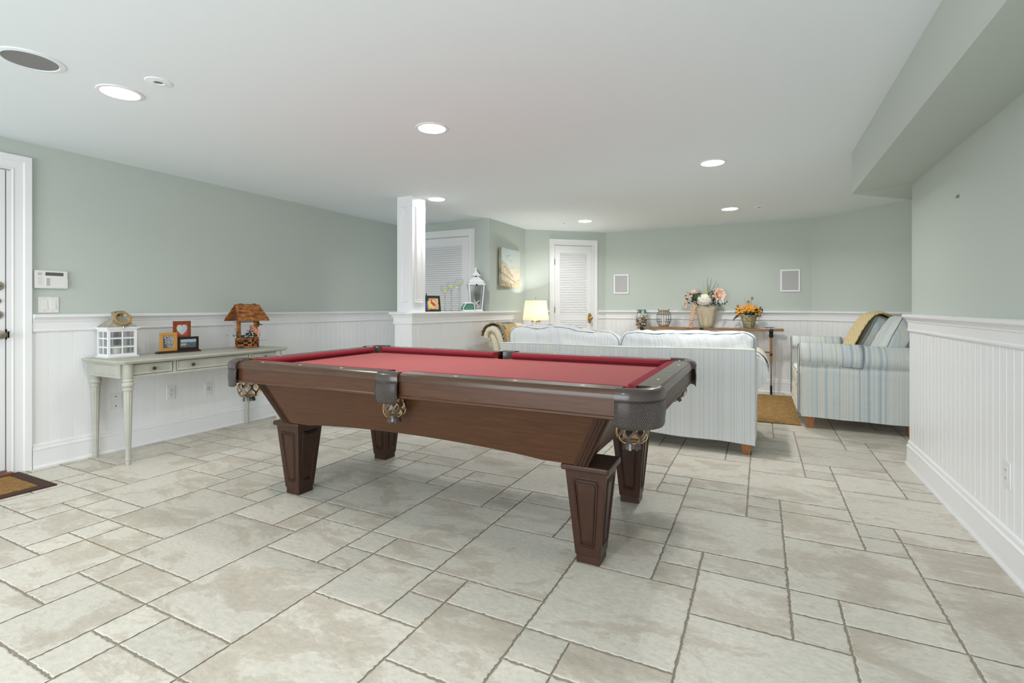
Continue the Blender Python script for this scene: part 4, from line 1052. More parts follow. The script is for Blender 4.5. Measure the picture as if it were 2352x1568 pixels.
b.grid(lambda u, v: Vector((backpt(u, v).x, .166, backpt(u, v).z)), 30, 6, flip=True, uvf=lambda u, v: (u*2*hw, v))
link('back_panel', b, M_STRIPE, S, angle=50)
b = B(); b.tube([backpt(i/60, 1)+Vector((0, -.001, .003)) for i in range(61)], .006, 6); link('top_hem', b, M_CAPW, S)
b = B(); b.tube([backpt(1, i/20)+Vector((.001, -.001, 0)) for i in range(21)], .004, 6); link('side_hem', b, M_STRIPE, S)
def arm(par, xin, side, L_, m, y0=.0, seed=0, prof=None, nm='arm'):
    """rolled arm running along +y from y0, on side +1 (x to the right)"""
    pr = prof or arm_profile()
    b = B(); sweepx(b, pr, 0, L_, 26, fn=lambda p: wob(p, .012, 3.5, seed))
    # local (x=len, y=roll dir(-)) -> world x = xin - y*side, y = y0 + x
    b.v = [(xin-v[1]*side, y0+v[0], v[2]) for v in b.v]
    return fixn(link(nm, b, m, par, angle=60))
armp = arm_profile(.635, .150, th=.17)
arm(S, 1.03, 1, .90, M_STRIPE, .06, 1, armp); arm(S, -1.03, -1, .90, M_STRIPE, .06, 5, armp)
# cap cover over the right arm with its piped edge
capp = [(y*1.04-.004, (z-.635)*1.04+.638) for y, z in armp[1:17]]
b = B(); rows = []
for i in range(9):
    x = .50+.50*i/8; rows.append([(1.03-y, x, z) for y, z in capp])
b.grid(lambda u, v: Vector(rows[min(8, int(round(v*8)))][min(len(capp)-1, int(round(u*(len(capp)-1))))]), len(capp)-1, 8); link('arm_cover', b, M_CAPW, S, solid=.004)
b = B(); b.box(-1.0, 1.0, .10, .90, .14, .30); link('seat_base', b, M_STRIPE, S, bevel=.02, seg=3)
for x0 in (-.945, .005):
    p, f_ = pillow(.47, .36, .085, 8, 0, .006, x0); p.xf(Matrix.Translation((x0+.47, .57, .385))); link('seat_cushion', p, M_STRIPE, S, angle=60)
for (xc, sx_, zc, seed, sag) in ((-.518, .552, .775, 3, 1), (.565, .555, .785, 8, 2)):
    p, f_ = pillow(sx_, .125, .195, 5.0, .28, .020, seed, k=34)
    def shp(v, sag=sag, sx_=sx_):
        x, y, z = v; u = x/sx_
        if z > 0:
            if sag == 1: z += (-.006-.036*(u+.2)+.012*cos(u*6)+.016*max(0, 1-abs(u-.72)*5))*min(1, z/.1)
            else: z += (.060*u*u-.050+.016*u+.012*sin(u*5+1.3))*min(1, z/.1)
        return Vector((x, y, z))
    fin = Matrix.Translation((xc, .205, zc)) @ Matrix.Rotation(radians(3), 4, 'X')
    p.v = [tuple(fin @ shp(v)) for v in p.v]
    o = link('back_cushion', p, M_STRIPE, S, angle=70)
    q = piping(f_, -.72, .0042); q.v = [tuple(fin @ shp(v)) for v in q.v]; link('piping', q, M_PIPE, o)
    q = piping(f_, .72, .0042); q.v = [tuple(fin @ shp(v)) for v in q.v]; link('piping', q, M_PIPE, o)
for x in (-1.04, 1.045):
    for y in (.045, .88): foot(S, x, y, .13 if x < 0 else .11)

# ---- loveseat on the right, facing left.  built in place: front at x=.33, near arm at y=5.5
V = thing('loveseat', 'blue and cream striped loveseat half hidden behind the right wall', 'loveseat', (.33, 5.5, 0))
DX = .96; WY = 1.46
pr = arm_profile(.675, .118, th=.17)
def lsarm(yc, side, seed):
    b = B(); nonlocal_pr = pr
    sweepx(b, pr, 0, DX, 26, fn=lambda p: wob(p, .008, 4, seed))
    b.v = [(v[0]+.012, yc+v[1]*side, v[2]+.012*(1-v[0])) for v in b.v]
    o = fixn(link('arm', b, M_STRIPEB, V, angle=60))
    c = B(); cp = [(y*1.05-.001, (z-.675)*1.05+.680) for y, z in pr[1:19]]
    if side > 0: cp = cp
    n_ = len(cp)
    def cf(u, v):
        y, z = cp[min(n_-1, int(round(u*(n_-1))))]; x = -.006+v*(.49+.0*u)
        zz = z+.012*(1-x)-(.0)
        if u > .8: zz += .03*(1-v)*((u-.8)/.2)
        p = wob(Vector((x+.012, y, zz)), .006, 5, seed); return Vector((p.x, yc+p.y*side, p.z))
    c.grid(cf, n_-1, 12, uvf=lambda u, v: (v*.49+.13, u*.4))
    k = fixn(link('arm_cover', c, M_STRIPEB, o, angle=60)); d = k.modifiers.new('s', 'SOLIDIFY'); d.thickness = .005; d.offset = 0
    h = B(); h.tube([cf(i/(n_-1), 1)+Vector((.002, -.002*side, .003)) for i in range(n_)], .004, 6)
    h.tube([cf(1, i/12) for i in range(13)], .0035, 6); link('piping', h, M_PIPE, o)
    # front face of the arm
    f = B(); f.prism([(0, y, z) for y, z in pr[:21]], (.02, 0, 0)); f.v = [(v[0]-.004, yc+v[1]*side, v[2]+.012) for v in f.v]; fixn(link('arm_front', f, M_CAPW, o, smooth=False))
    g = B(); g.tube([(-.005, yc+y*side, z+.012) for y, z in pr], .0045, 6); link('piping', g, M_PIPE, o)
lsarm(.085, 1, 2); lsarm(WY-.085, -1, 6)
b = B()
b.grid(lambda u, v: Vector((.004+.010*nz(u*6, v*3, 1.5)-.012*(1-v), .16+(WY-.32)*u, .115-.02*sin(u*pi)*(0)+.25*v+(.012*sin(u*12))*(1-v))), 40, 12, uvf=lambda u, v: (u*WY, v))
b.box(.02, DX-.05, .14, WY-.14, .14, .30); fixn(link('front_skirt', b, M_CAPW, V, angle=50))
for y0 in (.165, .735):
    p, f_ = pillow(.36, .283, .088, 8, 0, .006, y0); M__ = Matrix.Translation((.355, y0+.283, .415)); p.xf(M__); o = link('seat_cushion', p, M_CAPW, V, angle=60)
    q = piping(f_, .80, .004, 'z'); q.xf(M__); link('piping', q, M_PIPE, o)
    q = piping(f_, -.80, .004, 'z'); q.xf(M__); link('piping', q, M_PIPE, o)
b = B(); b.hexa([(.80, .14, .14), (.96, .14, .14), (.96, WY-.14, .14), (.80, WY-.14, .14)], [(.93, .16, .84), (1.02, .16, .84), (1.02, WY-.16, .84), (.93, WY-.16, .84)]); link('back_frame', b, M_STRIPEB, V, bevel=.03, seg=3)
for (yc, xc, seed, tw) in ((1.00, .705, 2, -4), (.435, .775, 5, 0)):
    p, f_ = pillow(.285, .088, .285, 7, .22, .010, seed, k=26)
    M__ = Matrix.Translation((xc, yc, .79)) @ Matrix.Rotation(radians(90+tw), 4, 'Z') @ Matrix.Rotation(radians(24), 4, 'X')
    p.xf(M__); o = link('back_cushion', p, M_STRIPEB, V, angle=70, uvf=lambda co: (co.y*1.0+co.x*.3, co.z))
    for s_ in (-.72, .72): q = piping(f_, s_, .0042); q.xf(M__); link('piping', q, M_PIPE, o)
for x in (.09, .87):
    for y in (.075, WY-.075): foot(V, x, y, .125)
# checked throw over the far back cushion
def yarn(u, v):
    a = int(u*22) % 2; c = int(v*34) % 2
    base = (.60, .44, .17); hi = (.72, .66, .50)
    return base if (a ^ c) else mixc(base, hi, .75)
b = B(); path = [(.820, .58), (.855, .68), (.895, .78), (.945, .89), (1.00, .99), (1.05, 1.050), (1.11, 1.075), (1.17, 1.065), (1.225, 1.03), (1.26, .97)]
def thf(u, v):
    t = v*(len(path)-1); i = min(int(t), len(path)-2); f = t-i; x = path[i][0]+(path[i+1][0]-path[i][0])*f; z = path[i][1]+(path[i+1][1]-path[i][1])*f
    y = 6.13+.60*u+.03*v; r_ = .006*sin(u*16+v*2)+.004*noise.noise(Vector((u*6, v*6, 0)))
    return Vector((x-.030-.012*sin(u*9)+r_, y, z+.012+r_+.01*sin(u*pi)))
b.grid(thf, 66, 102); b.col = [yarn(i/66, j/102) for j in range(103) for i in range(67)]
tag(link('knit_throw', b, vcol_mat('yarn', .95), None, angle=60, solid=.010), 'yellow and cream checked throw draped over the loveseat back', 'throw blanket')

# ---- cream chaise behind the sofa, facing right, its scrolled back towards the camera
H_ = thing('chaise_lounge', 'cream chaise with rolled scroll back against the half wall', 'chaise', (-2.86, 5.36, 0))
# back profile in x-z (local), thick at roll
def strokes(): pass
outer = [(.16, .12), (.155, .40), (.12, .58), (.075, .72), (.03, .84), (-.02, .905), (-.08, .928), (-.145, .905), (-.185, .845), (-.185, .775), (-.150, .735), (-.105, .745), (-.085, .78)]
inner = [(-.02, .12), (-.02, .40), (-.03, .55), (-.05, .66), (-.065, .72), (-.075, .76)]
poly_ = outer+inner[::-1]
CW = .80
b = B(); b.prism([(x, 0, z) for x, z in poly_], (0, CW, 0)); fixn(link('scroll_back', b, M_CREAM, H_, angle=50, bevel=.012, seg=3))
ins = [(.05, .20), (.06, .45), (.045, .58), (.01, .70), (-.025, .80), (-.06, .845), (-.095, .845), (-.118, .815), (-.105, .785), (-.08, .77)]
b = B(); b.tube([(x, -.006, z) for x, z in ins], .008, 6); link('piping', b, mat('cream_seam', (.40, .35, .25), .9), H_)
b = B(); pts = [(.02, .30), (.015, .50), (-.005, .63), (-.035, .74), (-.065, .80), (-.09, .80)]
b.tube([(x, .0, z) for x, z in pts], .030, 10, taper=lambda t: .5+1.0*sin(pi*min(1, t*.9+.1))); link('facing_pad', b, M_CREAM, H_)
b = B(); pts = [(.105, .25), (.10, .50), (.075, .63), (.035, .76), (-.015, .855), (-.075, .885), (-.13, .868), (-.155, .82), (-.150, .775)]
b.tube([(x, .0, z) for x, z in pts], .036, 10, taper=lambda t: .9); link('facing_pad', b, M_CREAM, H_)
p, f_ = pillow(.42, .37, .11, 8, 0, .006, 4); p.xf(Matrix.Translation((.58, CW/2, .38))); link('seat_cushion', p, M_CREAM, H_, angle=60)
b = B(); b.box(.05, 1.0, .02, CW-.02, .12, .29); link('seat_base', b, M_CREAM, H_, bevel=.02, seg=3)
for x in (.02, .94):
    for y in (.06, CW-.06): foot(H_, x, y, .125)
# patterned throw over the scroll
def fair(u, v):
    if u < .10: return (.02, .02, .018) if (int(u*60)+int(v*40)) % 2 else (.45, .40, .30)
    if .10 <= u < .17: return (.52, .27, .08)
    if u < .30: return (.10, .22, .24) if .30 < v < .42 or .62 < v < .72 else ((.48, .14, .03) if v < .5 else (.55, .36, .14))
    if .42 < v < .52 or .80 < v < .90: return (.10, .22, .24)
    if .52 < v < .60 or v < .12: return (.03, .03, .025) if (int(u*50)+int(v*60)) % 2 else (.40, .34, .22)
    return mixc((.50, .33, .13), (.58, .40, .18), .5+nz(u, v, 12))
tp = [(.098, .66), (.075, .735), (.035, .85), (-.005, .918), (-.05, .945), (-.10, .950), (-.155, .922), (-.200, .86), (-.208, .80)]
def tfr(u, v):
    t = v*(len(tp)-1); i = min(int(t), len(tp)-2); f = t-i; x = tp[i][0]+(tp[i+1][0]-tp[i][0])*f; z = tp[i][1]+(tp[i+1][1]-tp[i][1])*f
    n_ = Vector((-(z-.80), 0, 0)); c_ = Vector((-.06, 0, .80)); d = (Vector((x, 0, z))-c_).normalized()
    r_ = .012+.010*abs(noise.noise(Vector((u*5, v*4, 0))))+.006*sin(u*20)*(1-u)
    y = .02+.46*u+.03*sin(v*5)
    p = Vector((x, 0, z))+d*r_; return Vector((-2.86+p.x, 5.345+y, p.z))
b = B(); b.grid(tfr, 60, 80); b.col = [fair(i/60, 1-j/80) for j in range(81) for i in range(61)]
tag(link('patterned_throw', b, vcol_mat('yarn_pattern', .95), None, angle=60, solid=.012), 'orange, teal and black patterned throw over the cream scroll back', 'throw blanket')

# ---- side table and lamp in the corner
t = thing('side_table', 'small round white side table under the glowing lamp', 'side table', (-2.80, 6.50, 0))
b = B(); b.lathe([(.0, .60), (.20, .60), (.21, .607), (.21, .617), (.20, .624), (0, .624)], seg=36, cap=False); link('table_top', b, M_WHITE, t)
b = B(); b.lathe([(.12, 0), (.12, .015), (.03, .03), (.022, .10), (.03, .3), (.02, .5), (.05, .60)], seg=24); link('pedestal', b, M_WHITE, t)
LP = thing('table_lamp', 'lit table lamp with cream shade and glass tripod base in the corner', 'table lamp', (-2.87, 6.53, .624))
b = B()
sh = [(.185, .348), (.150, .622)]
b.lathe([(.185, .348), (.1865, .350), (.152, .620), (.150, .622)], seg=48, cap=False)
m, N, L, P = nt('lamp_shade_fabric'); N.remove(P); out = N['Material Output']
di = N.new('ShaderNodeBsdfDiffuse'); di.inputs[0].default_value = (.80, .75, .52, 1); tl = N.new('ShaderNodeBsdfTranslucent'); tl.inputs[0].default_value = (.90, .85, .62, 1)
mx = N.new('ShaderNodeMixShader'); mx.inputs[0].default_value = .075; L.new(di.outputs[0], mx.inputs[1]); L.new(tl.outputs[0], mx.inputs[2]); L.new(mx.outputs[0], out.inputs[0])
link('lamp_shade', b, m, LP)
b = B(); b.lathe([(.062, .318), (.066, .320), (.066, .340), (.062, .342)], seg=36); link('brass_collar', b, M_BRASS, LP)
for k in range(3):
    a = radians(90+120*k+20); b = B(); b.tube([(.045*cos(a), .045*sin(a), .32), (.075*cos(a), .075*sin(a), .16), (.105*cos(a), .105*sin(a), 0.006)], .013, 12); link('glass_leg', b, M_GLASSB, LP)
b = B(); b.tube([(0, 0, .34), (0, 0, .42)], .010, 10); b.tube([(0, 0, .62), (0, 0, .648)], .003, 8); b.tube([(-.15, 0, .618), (.15, 0, .618)], .002, 6); link('stem', b, M_BRASS, LP)
b = B(); b.lathe([(.0, .640), (.009, .643), (.012, .650), (.009, .657), (.004, .660), (.008, .666), (.004, .672), (0, .674)], seg=16, cap=False); link('finial', b, M_BRASS, LP)
b = B(); b.ball((0, 0, .475), .032, 16); link('bulb', b, mat('bulb_glow', (1, .9, .7), .4, emit=12, ecol=(1, .90, .72)), LP)
l = bpy.data.lights.new('lamp_bulb_light', 'POINT'); l.energy = 135; l.color = (1, .965, .90); l.shadow_soft_size = .034
o = bpy.data.objects.new('lamp_bulb_light', l); o.location = (-2.87, 6.53, .624+.475); C.objects.link(o)

# ---- beach canvas on the partition wall
A = thing('canvas_painting', 'small beach dune canvas painting above the lamp corner', 'painting', (-3.178, 6.27, 1.435), radians(91.7))
def beach(u, v):
    sky = mixc((.62, .66, .60), (.52, .62, .62), (v-.5)*2.2)
    if v > .50:
        c = sky
        for (bx_, by_) in ((.24, .80), (.30, .78), (.36, .81), (.41, .83), (.28, .735), (.44, .70), (.52, .68)):
            if abs(u-bx_) < .022 and abs(v-by_-abs(u-bx_)*.5) < .008: c = (.10, .12, .12)
        if v < .56 and u > .42 and abs(v-.52+.02*sin(u*18)) < .010: c = (.46, .55, .56)
    else: c = mixc((.72, .68, .56), (.66, .60, .46), .5+1.2*nz(u*1.0, v*2.2, 5))
    # dune line with grass
    ridge = .64-.55*u-.10*u*u
    if v < ridge: c = mixc((.70, .64, .50), (.60, .52, .38), .5+1.3*nz(u*1.4, v*1.2, 7))
    g = nz(u*1.5+v*2.0, v*2-u*2.5, 12)
    if abs(v-(ridge+.0)) < .09*(1-abs(u-.24)*1.6) and u < .62 and g > .13: c = mixc((.36, .18, .05), (.22, .16, .07), .5+nz(u, v, 25))
    if abs(v-(.36-.32*u)) < .014+.01*g and u < .75: c = (.30, .24, .13)
    if v < .16-.13*u and u < .55 and g > .0: c = mixc((.40, .20, .05), (.25, .14, .05), .5+nz(u, v, 25))
    if u > .60 and v < .22 and g > .10: c = mixc((.46, .26, .10), (.40, .3, .18), .5)
    return c
b = B(); b.box(-.305, .305, -.042, -.002, 0, .525); link('stretched_canvas', b, mat('canvas_edge', (.34, .31, .22), .8, var=.5, vscale=7), A, smooth=False)
p = picture('painted_front', A, .61, .525, beach, nu=110, nv=100, d=.001); p.location = (0, -.0435, 0)

# ================================================================== THINGS ON THE HALF WALL LEDGE
ZL = 1.1005
t = thing('figurine', 'narrow dark and blue painted figurine beside the column', 'figurine', (-3.315, 4.535, ZL))
b = B(); b.lathe([(.026, 0), (.030, .02), (.028, .06), (.022, .10), (.018, .13), (.010, .17), (.003, .205)], seg=16); b.col = []
for v in b.v: b.col.append((.02, .02, .02) if v[2] > .115 else ((.03, .08, .42) if v[2] > .055 and v[1] < 0 else ((.75, .62, .05) if v[2] > .035 and v[1] >= 0 else (.06, .02, .06))))
link('body', b, M_PICK, t)
b = B(); b.ball((.028, .0, .085), .010, 8, sz=(.006, .016, .045)); b.ball((.026, .012, .05), .010, 8, sz=(.006, .012, .03)); link('robe', b, mat('yellow_paint', (.72, .58, .04), .5), t)
t = thing('framed_print', 'black framed red cardinal print leaning on the ledge', 'picture frame', (-3.345, 4.735, ZL), radians(58))
b = B(); frame(b, .165, .185, .024, .014); TL = Matrix.Rotation(radians(-13), 4, 'X'); b.xf(Matrix.Translation((0, 0, .003)) @ TL); link('frame', b, mat('black_frame', (.018, .014, .008), .35), t, smooth=False, bevel=.002)
def cardinal(u, v):
    c = mixc((.62, .46, .26), (.70, .56, .34), .5+nz(u, v, 6))
    if nz(u, v, 9, 2) > .05 and (u > .5 or v > .7 or v < .2): c = mixc((.16, .10, .03), (.50, .40, .14), .5+nz(u, v, 20))
    x, y = u-.45, v-.48; a = x*.75+y*.66*-1; e = x*.66+y*.75
    xx = x*.80-y*.60; yy = x*.60+y*.80
    if (xx/.30)**2+(yy/.135)**2 < 1 or (.22 < u < .36 and .55 < v < .86 and u-.22 < (v-.50)*.5+.02): c = mixc((.62, .035, .02), (.45, .06, .03), .5+nz(u, v, 14))
    return c
p = picture('print', t, .117, .137, cardinal, nu=48, nv=56); p.matrix_local = Matrix.Translation((0, 0, .003)) @ TL @ Matrix.Translation((0, .006, .024))
b = B(); b.hexa([(-.02, .035, .0), (.02, .035, .0), (.02, .085, .0), (-.02, .085, .0)], [(-.02, .033, .11), (.02, .033, .11), (.02, .036, .11), (-.02, .036, .11)]); link('easel', b, M_BLACK, t, smooth=False)
for (y, hgt, lab) in ((4.955, .218, 'shortest of three stemmed glass candle globes on the ledge'), (5.11, .268, 'middle height stemmed glass candle globe on the ledge'), (5.315, .312, 'tallest stemmed glass candle globe on the ledge, right one')):
    t = thing('glass_candle_holder', lab, 'candle holder', (-3.35-(y-4.9)*.07, y, ZL), group='stemmed glass candle holders on the ledge')
    b = B(); b.lathe([(0, .003), (.036, .003), (.036, .006), (.008, .012), (.006, .03), (.0055, hgt*.35), (.008, hgt*.5), (.006, hgt*.62), (.010, hgt-.02), (.014, hgt-.006), (0, hgt-.004)], seg=20, cap=False); link('stem', b, M_GLASSB, t)
    b = B(); R_ = .055; b.lathe([(R_*sin(a), hgt+R_*(1-cos(a))) for a in [radians(8+ (138-8)*i/16) for i in range(17)]], seg=28, cap=False); link('globe', b, M_GLASS, t)
    b = B(); b.lathe([(0, hgt+.010), (.018, hgt+.010), (.022, hgt+.045), (0, hgt+.044)], seg=18, cap=False); link('candle', b, mat('lime_wax', (.62, .66, .16), .5), t)
t = thing('beach_hut_box', 'small teal and white hut shaped box beside the lantern', 'decorative box', (-3.262, 5.325, ZL), radians(66))
b = B(); b.box(-.078, .078, -.03, .03, 0, .018); b.hexa([(-.05, -.034, .098), (.062, -.034, .098), (.062, .034, .098), (-.05, .034, .098)], [(-.04, -.03, .112), (.055, -.03, .112), (.055, .03, .112), (-.04, .03, .112)]); link('white_trim', b, M_WHITE, t, smooth=False, bevel=.002)
b = B(); b.prism([(-.085, -.028, .018), (.078, -.028, .018), (.078, -.028, .072), (.060, -.028, .096), (-.045, -.028, .096), (-.085, -.028, .045)], (0, .056, 0)); fixn(link('body', b, mat('teal_glaze', (.10, .27, .19), .35, var=.15), t, smooth=False, bevel=.003))
b = B(); b.tube([(-.085, -.031, .020), (-.086, -.031, .047), (-.046, -.031, .100)], .005, 6); b.tube([(.08, -.031, .02), (.08, -.031, .073), (.062, -.031, .098)], .004, 6); link('edging', b, M_WHITE, t)
t = thing('metal_lantern', 'tall white tapered lantern with tiered roof on the ledge end', 'lantern', (-3.285, 5.555, ZL), radians(38))
b = B(); q0, q1, zb_, zt_ = .070, .095, .020, .335
for sx in (-1, 1):
    for sy in (-1, 1):
        b.hexa([(sx*q0-.007, sy*q0-.007, zb_), (sx*q0+.007, sy*q0-.007, zb_), (sx*q0+.007, sy*q0+.007, zb_), (sx*q0-.007, sy*q0+.007, zb_)], [(sx*q1-.007, sy*q1-.007, zt_), (sx*q1+.007, sy*q1-.007, zt_), (sx*q1+.007, sy*q1+.007, zt_), (sx*q1-.007, sy*q1+.007, zt_)])
b.hexa(sq(.088, .088, 0), sq(.084, .084, .010)); b.hexa(sq(.080, .080, .010), sq(.078, .078, .024)); b.hexa(sq(.112, .112, .335), sq(.114, .114, .352)); b.hexa(sq(.095, .095, .352), sq(.095, .095, .372))
link('body', b, M_WHITE, t, smooth=False)
b = B(); b.hexa(sq(.105, .105, .372), sq(.036, .036, .435)); b.hexa(sq(.032, .032, .435), sq(.032, .032, .455)); b.hexa(sq(.058, .058, .455), sq(.014, .014, .505)); b.hexa(sq(.013, .013, .505), sq(.010, .010, .545)); b.hexa(sq(.015, .015, .545), sq(.012, .012, .556)); link('tiered_roof', b, M_WHITE, t, smooth=False)
b = B()
for s_ in (-1, 1):
    b.box(-.012, .012, s_*.0325-.001, s_*.0325+.001, .438, .452); b.box(s_*.0325-.001, s_*.0325+.001, -.012, .012, .438, .452)
link('vent_hole', b, M_BLACK, t, smooth=False)
b = B(); b.tube([(.012, .0, .53), (.035, .0, .522), (.050, 0, .49), (.055, 0, .46)], .003, 6); link('ring_handle', b, M_BLKM, t)
b = B(); b.box(-.010, .006, -.1185, -.112, .322, .345); link('latch', b, M_BLKM, t, smooth=False)
b = B()
for (a, c) in ((( -1, -1), (1, -1)), ((1, -1), (1, 1)), ((1, 1), (-1, 1)), ((-1, 1), (-1, -1))):
    b.add([(a[0]*q0, a[1]*q0, zb_), (c[0]*q0, c[1]*q0, zb_), (c[0]*q1, c[1]*q1, zt_), (a[0]*q1, a[1]*q1, zt_)], [(0, 1, 2, 3)])
link('pane', b, M_GLASS, t, smooth=False, solid=.001)
t = thing('starfish', 'white starfish leaning inside the tall white lantern', 'starfish', (-3.285, 5.555, ZL+.024), radians(38))
b = B(); c_ = Vector((0, 0, .075))
for k in range(5):
    a = radians(90+20+72*k); b.tube([c_, c_+Vector((cos(a)*.04, .006, sin(a)*.04)), c_+Vector((cos(a)*.075, .012, sin(a)*.075))], .014, 8, taper=lambda t: 1-.75*t)
b.v = [(p[0], p[1], max(p[2], .001)) for p in b.v]; b.v = [(p[0], p[1]+(p[2]-.07)*.25, p[2]) for p in b.v]
link('body', b, M_WPL, t)
t = thing('seashell', 'white seashell lying inside the tall white lantern', 'seashell', (-3.285+.040, 5.555-.020, ZL+.024), radians(38))
b = B(); b.ball((0, 0, .022), .022, 14, sz=(.028, .022, .022)); b.v = [(p[0]*(1+.12*sin(p[1]*400)), p[1], p[2]) for p in b.v]; link('shell_body', b, M_CAPW, t)

# ================================================================== FAR CONSOLE AND ITS THINGS
ZF = .872
t = thing('wooden_rail_table', 'narrow wood and black metal console along the far wall', 'table', (-.68, 7.49, 0))
M_TEAK = wood_mat('teak', (.26, .13, .05), (.40, .21, .085), .5, (2, 20, 20), 0)
for y in (-.085, .085):
    b = B(); b.box(-.95, .945, y-.014, y+.014, ZF-.036, ZF-.006); link('rail', b, M_TEAK, t, bevel=.003)
b = B(); b.box(-.93, .92, -.10, .10, ZF-.0055, ZF); link('glass_top', b, M_GLASSB, t, smooth=False)
for x in (-.88, -.06, .80):
    b = B(); b.box(x-.024, x+.024, -.106, .106, ZF-.045, ZF-.0065); link('bracket', b, M_BLKM, t, bevel=.002)
for x in (-.88, .80):
    for y in (-.060, .060):
        b = B(); b.box(x-.015, x+.015, y-.013, y+.013, .42, .80); o = link('leg', b, M_TEAK, t, bevel=.002)
        b = B(); b.lathe([(.022, .755), (.026, .762), (.026, .79), (.020, .80), (.028, .826), (.028, .83)], (x, y, 0), 16); b.box(x-.0165, x+.0165, y-.0145, y+.0145, .515, .535); link('metal_collar', b, M_BLKM, o)
        b = B(); b.tube([(x, y, .42), (x, y, .10)], .011, 10); link('steel_shank', b, mat('brushed_steel', (.30, .30, .31), .4, .7), o)
        b = B(); b.tube([(x, y, .12), (x, y, 0)], .013, 10); link('metal_foot', b, M_BLKM, o)
    b = B(); b.box(x-.012, x+.012, -.09, .09, .55, .575); link('cross_bar', b, M_TEAK, t, bevel=.002)
b = B(); b.box(-.88, .80, .05, .07, .535, .557); link('stretcher', b, M_TEAK, t, bevel=.002)
# jar of shells
t = thing('shell_jar', 'square glass jar filled with seashells on the far table', 'jar', (-1.575, 7.47, ZF))
b = B(); b.box(-.082, .082, -.06, .06, 0, .17); link('glass_body', b, M_GLASS, t, bevel=.012, seg=3)
sh_ = B(); rnd = random.Random(11); cols = []
for k in range(230):
    x, y, z = rnd.uniform(-.072, .072), rnd.uniform(-.05, .05), rnd.uniform(.012, .182)
    if z > .15 and abs(x) > .055: continue
    n0 = len(sh_.v); r_ = rnd.uniform(.011, .018)
    sh_.ball((x, y, z), r_, 8, sz=(r_, r_*.7, r_*rnd.uniform(.5, .9)), m=Matrix.Rotation(rnd.uniform(0, 3), 3, (rnd.random(), rnd.random(), 1)))
    c = rnd.choice([(.70, .63, .48), (.60, .50, .36), (.30, .30, .14), (.42, .22, .14), (.72, .68, .58), (.16, .20, .10), (.12, .09, .07)]) if z < .155 else rnd.choice([(.72, .68, .58), (.7, .62, .45)])
    cols += [c]*(len(sh_.v)-n0)
sh_.col = cols; o = tag(link('shell_fill', sh_, M_PICK, t), None, None, None, 'stuff')
t = thing('small_book', 'small teal covered card standing behind the shell jar', 'book', (-1.60, 7.565, ZF))
b = B(); b.box(-.062, .066, -.006, .006, 0, .245); link('cover', b, mat('teal_card', (.06, .15, .16), .6), t, smooth=False)
b = B(); b.box(-.070, -.035, -.0075, -.006, .205, .232); b.box(.0, .04, -.0075, -.006, .19, .236); link('printed_motif', b, mat('card_print', (.42, .46, .38), .6, var=.6, vscale=90), t, smooth=False)
# wire lantern
t = thing('wire_lantern', 'round wire cage candle lantern with rope rims on far table', 'lantern', (-1.262, 7.47, ZF))
wp = [(.060, .012), (.078, .03), (.096, .07), (.104, .12), (.098, .17), (.082, .205), (.070, .222), (.068, .24)]
for k in range(18):
    a = 2*pi*k/18; b = B(); b.tube([(r_*cos(a), r_*sin(a), z) for r_, z in wp], .0022, 5); link('wire', b, M_BLKM, t)
b = B()
for z, r_ in ((.07, .096), (.17, .098)): b.tube([(r_*cos(2*pi*i/32), r_*sin(2*pi*i/32), z) for i in range(32)], .002, 5, closed=True)
link('hoop', b, M_BLKM, t)
for z0, z1, r_ in ((.0, .026, .066), (.215, .24, .070)):
    b = B(); b.lathe([(r_, z0), (r_+.006, z0+.005), (r_+.006, z1-.005), (r_, z1)], seg=40, fn=lambda a, z: 1+.04*sin(a*34)); link('rope_rim', b, mat('jute_rope', (.36, .22, .10), .9), t)
b = B(); b.lathe([(.038, .026), (.038, .115), (.0, .113)], seg=24, cap=False); link('candle', b, M_WPL, t)
for s_ in (-1, 1):
    b = B(); b.ball((s_*.076, 0, .245), .008, 8); link('hook_eye', b, M_BLKM, t)
# tall vase with silk flowers
t = thing('flower_vase', 'cream fluted vase of white and peach silk flowers, far table', 'flower arrangement', (-.69, 7.47, ZF))
b = B(); b.lathe([(.0, .001), (.078, .001), (.083, .01), (.105, .12), (.132, .22), (.152, .282), (.146, .283), (.125, .22), (.09, .03), (0, .03)], seg=64, fn=lambda a, z: 1+.055*(z/.28)**2*sin(a*7) if z > .02 else 1, cap=False)
b.v = [(p[0], p[1], p[2]+(.010*sin(math.atan2(p[1], p[0])*7+1) if p[2] > .25 else 0)) for p in b.v]
link('vase', b, mat('cream_ceramic', (.60, .53, .38), .45, var=.2, vscale=6, stretch=(3, 3, .6)), t)
rnd = random.Random(21)
def dome(b, c, r, n, sz, rnd, flat=.8):
    for k in range(n):
        z = 1-1.6*(k+.5)/n; a = k*2.39996; rr = sqrt(max(0, 1-z*z)); d = Vector((rr*cos(a), rr*sin(a), z))
        p = Vector(c)+Vector((d.x*r, d.y*r, d.z*r*flat)); s = d.cross(Vector((.3, .2, 1))).normalized(); s = (s+d.cross(s)*rnd.uniform(-1, 1)).normalized(); q = d.cross(s)
        w2 = sz*rnd.uniform(.8, 1.2)
        b.add([p+s*w2+d*w2*.2, p+q*w2+d*w2*.35, p-s*w2+d*w2*.2, p-q*w2+d*w2*.35, p], [(0, 1, 4), (1, 2, 4), (2, 3, 4), (3, 0, 4)])
b = B(); dome(b, (-.015, -.08, .375), .088, 190, .024, rnd, .88); b.ball((-.015, -.08, .375), .080, 12); link('hydrangea_bloom', b, mat('white_petal', (.82, .80, .72), .8), t, smooth=False)
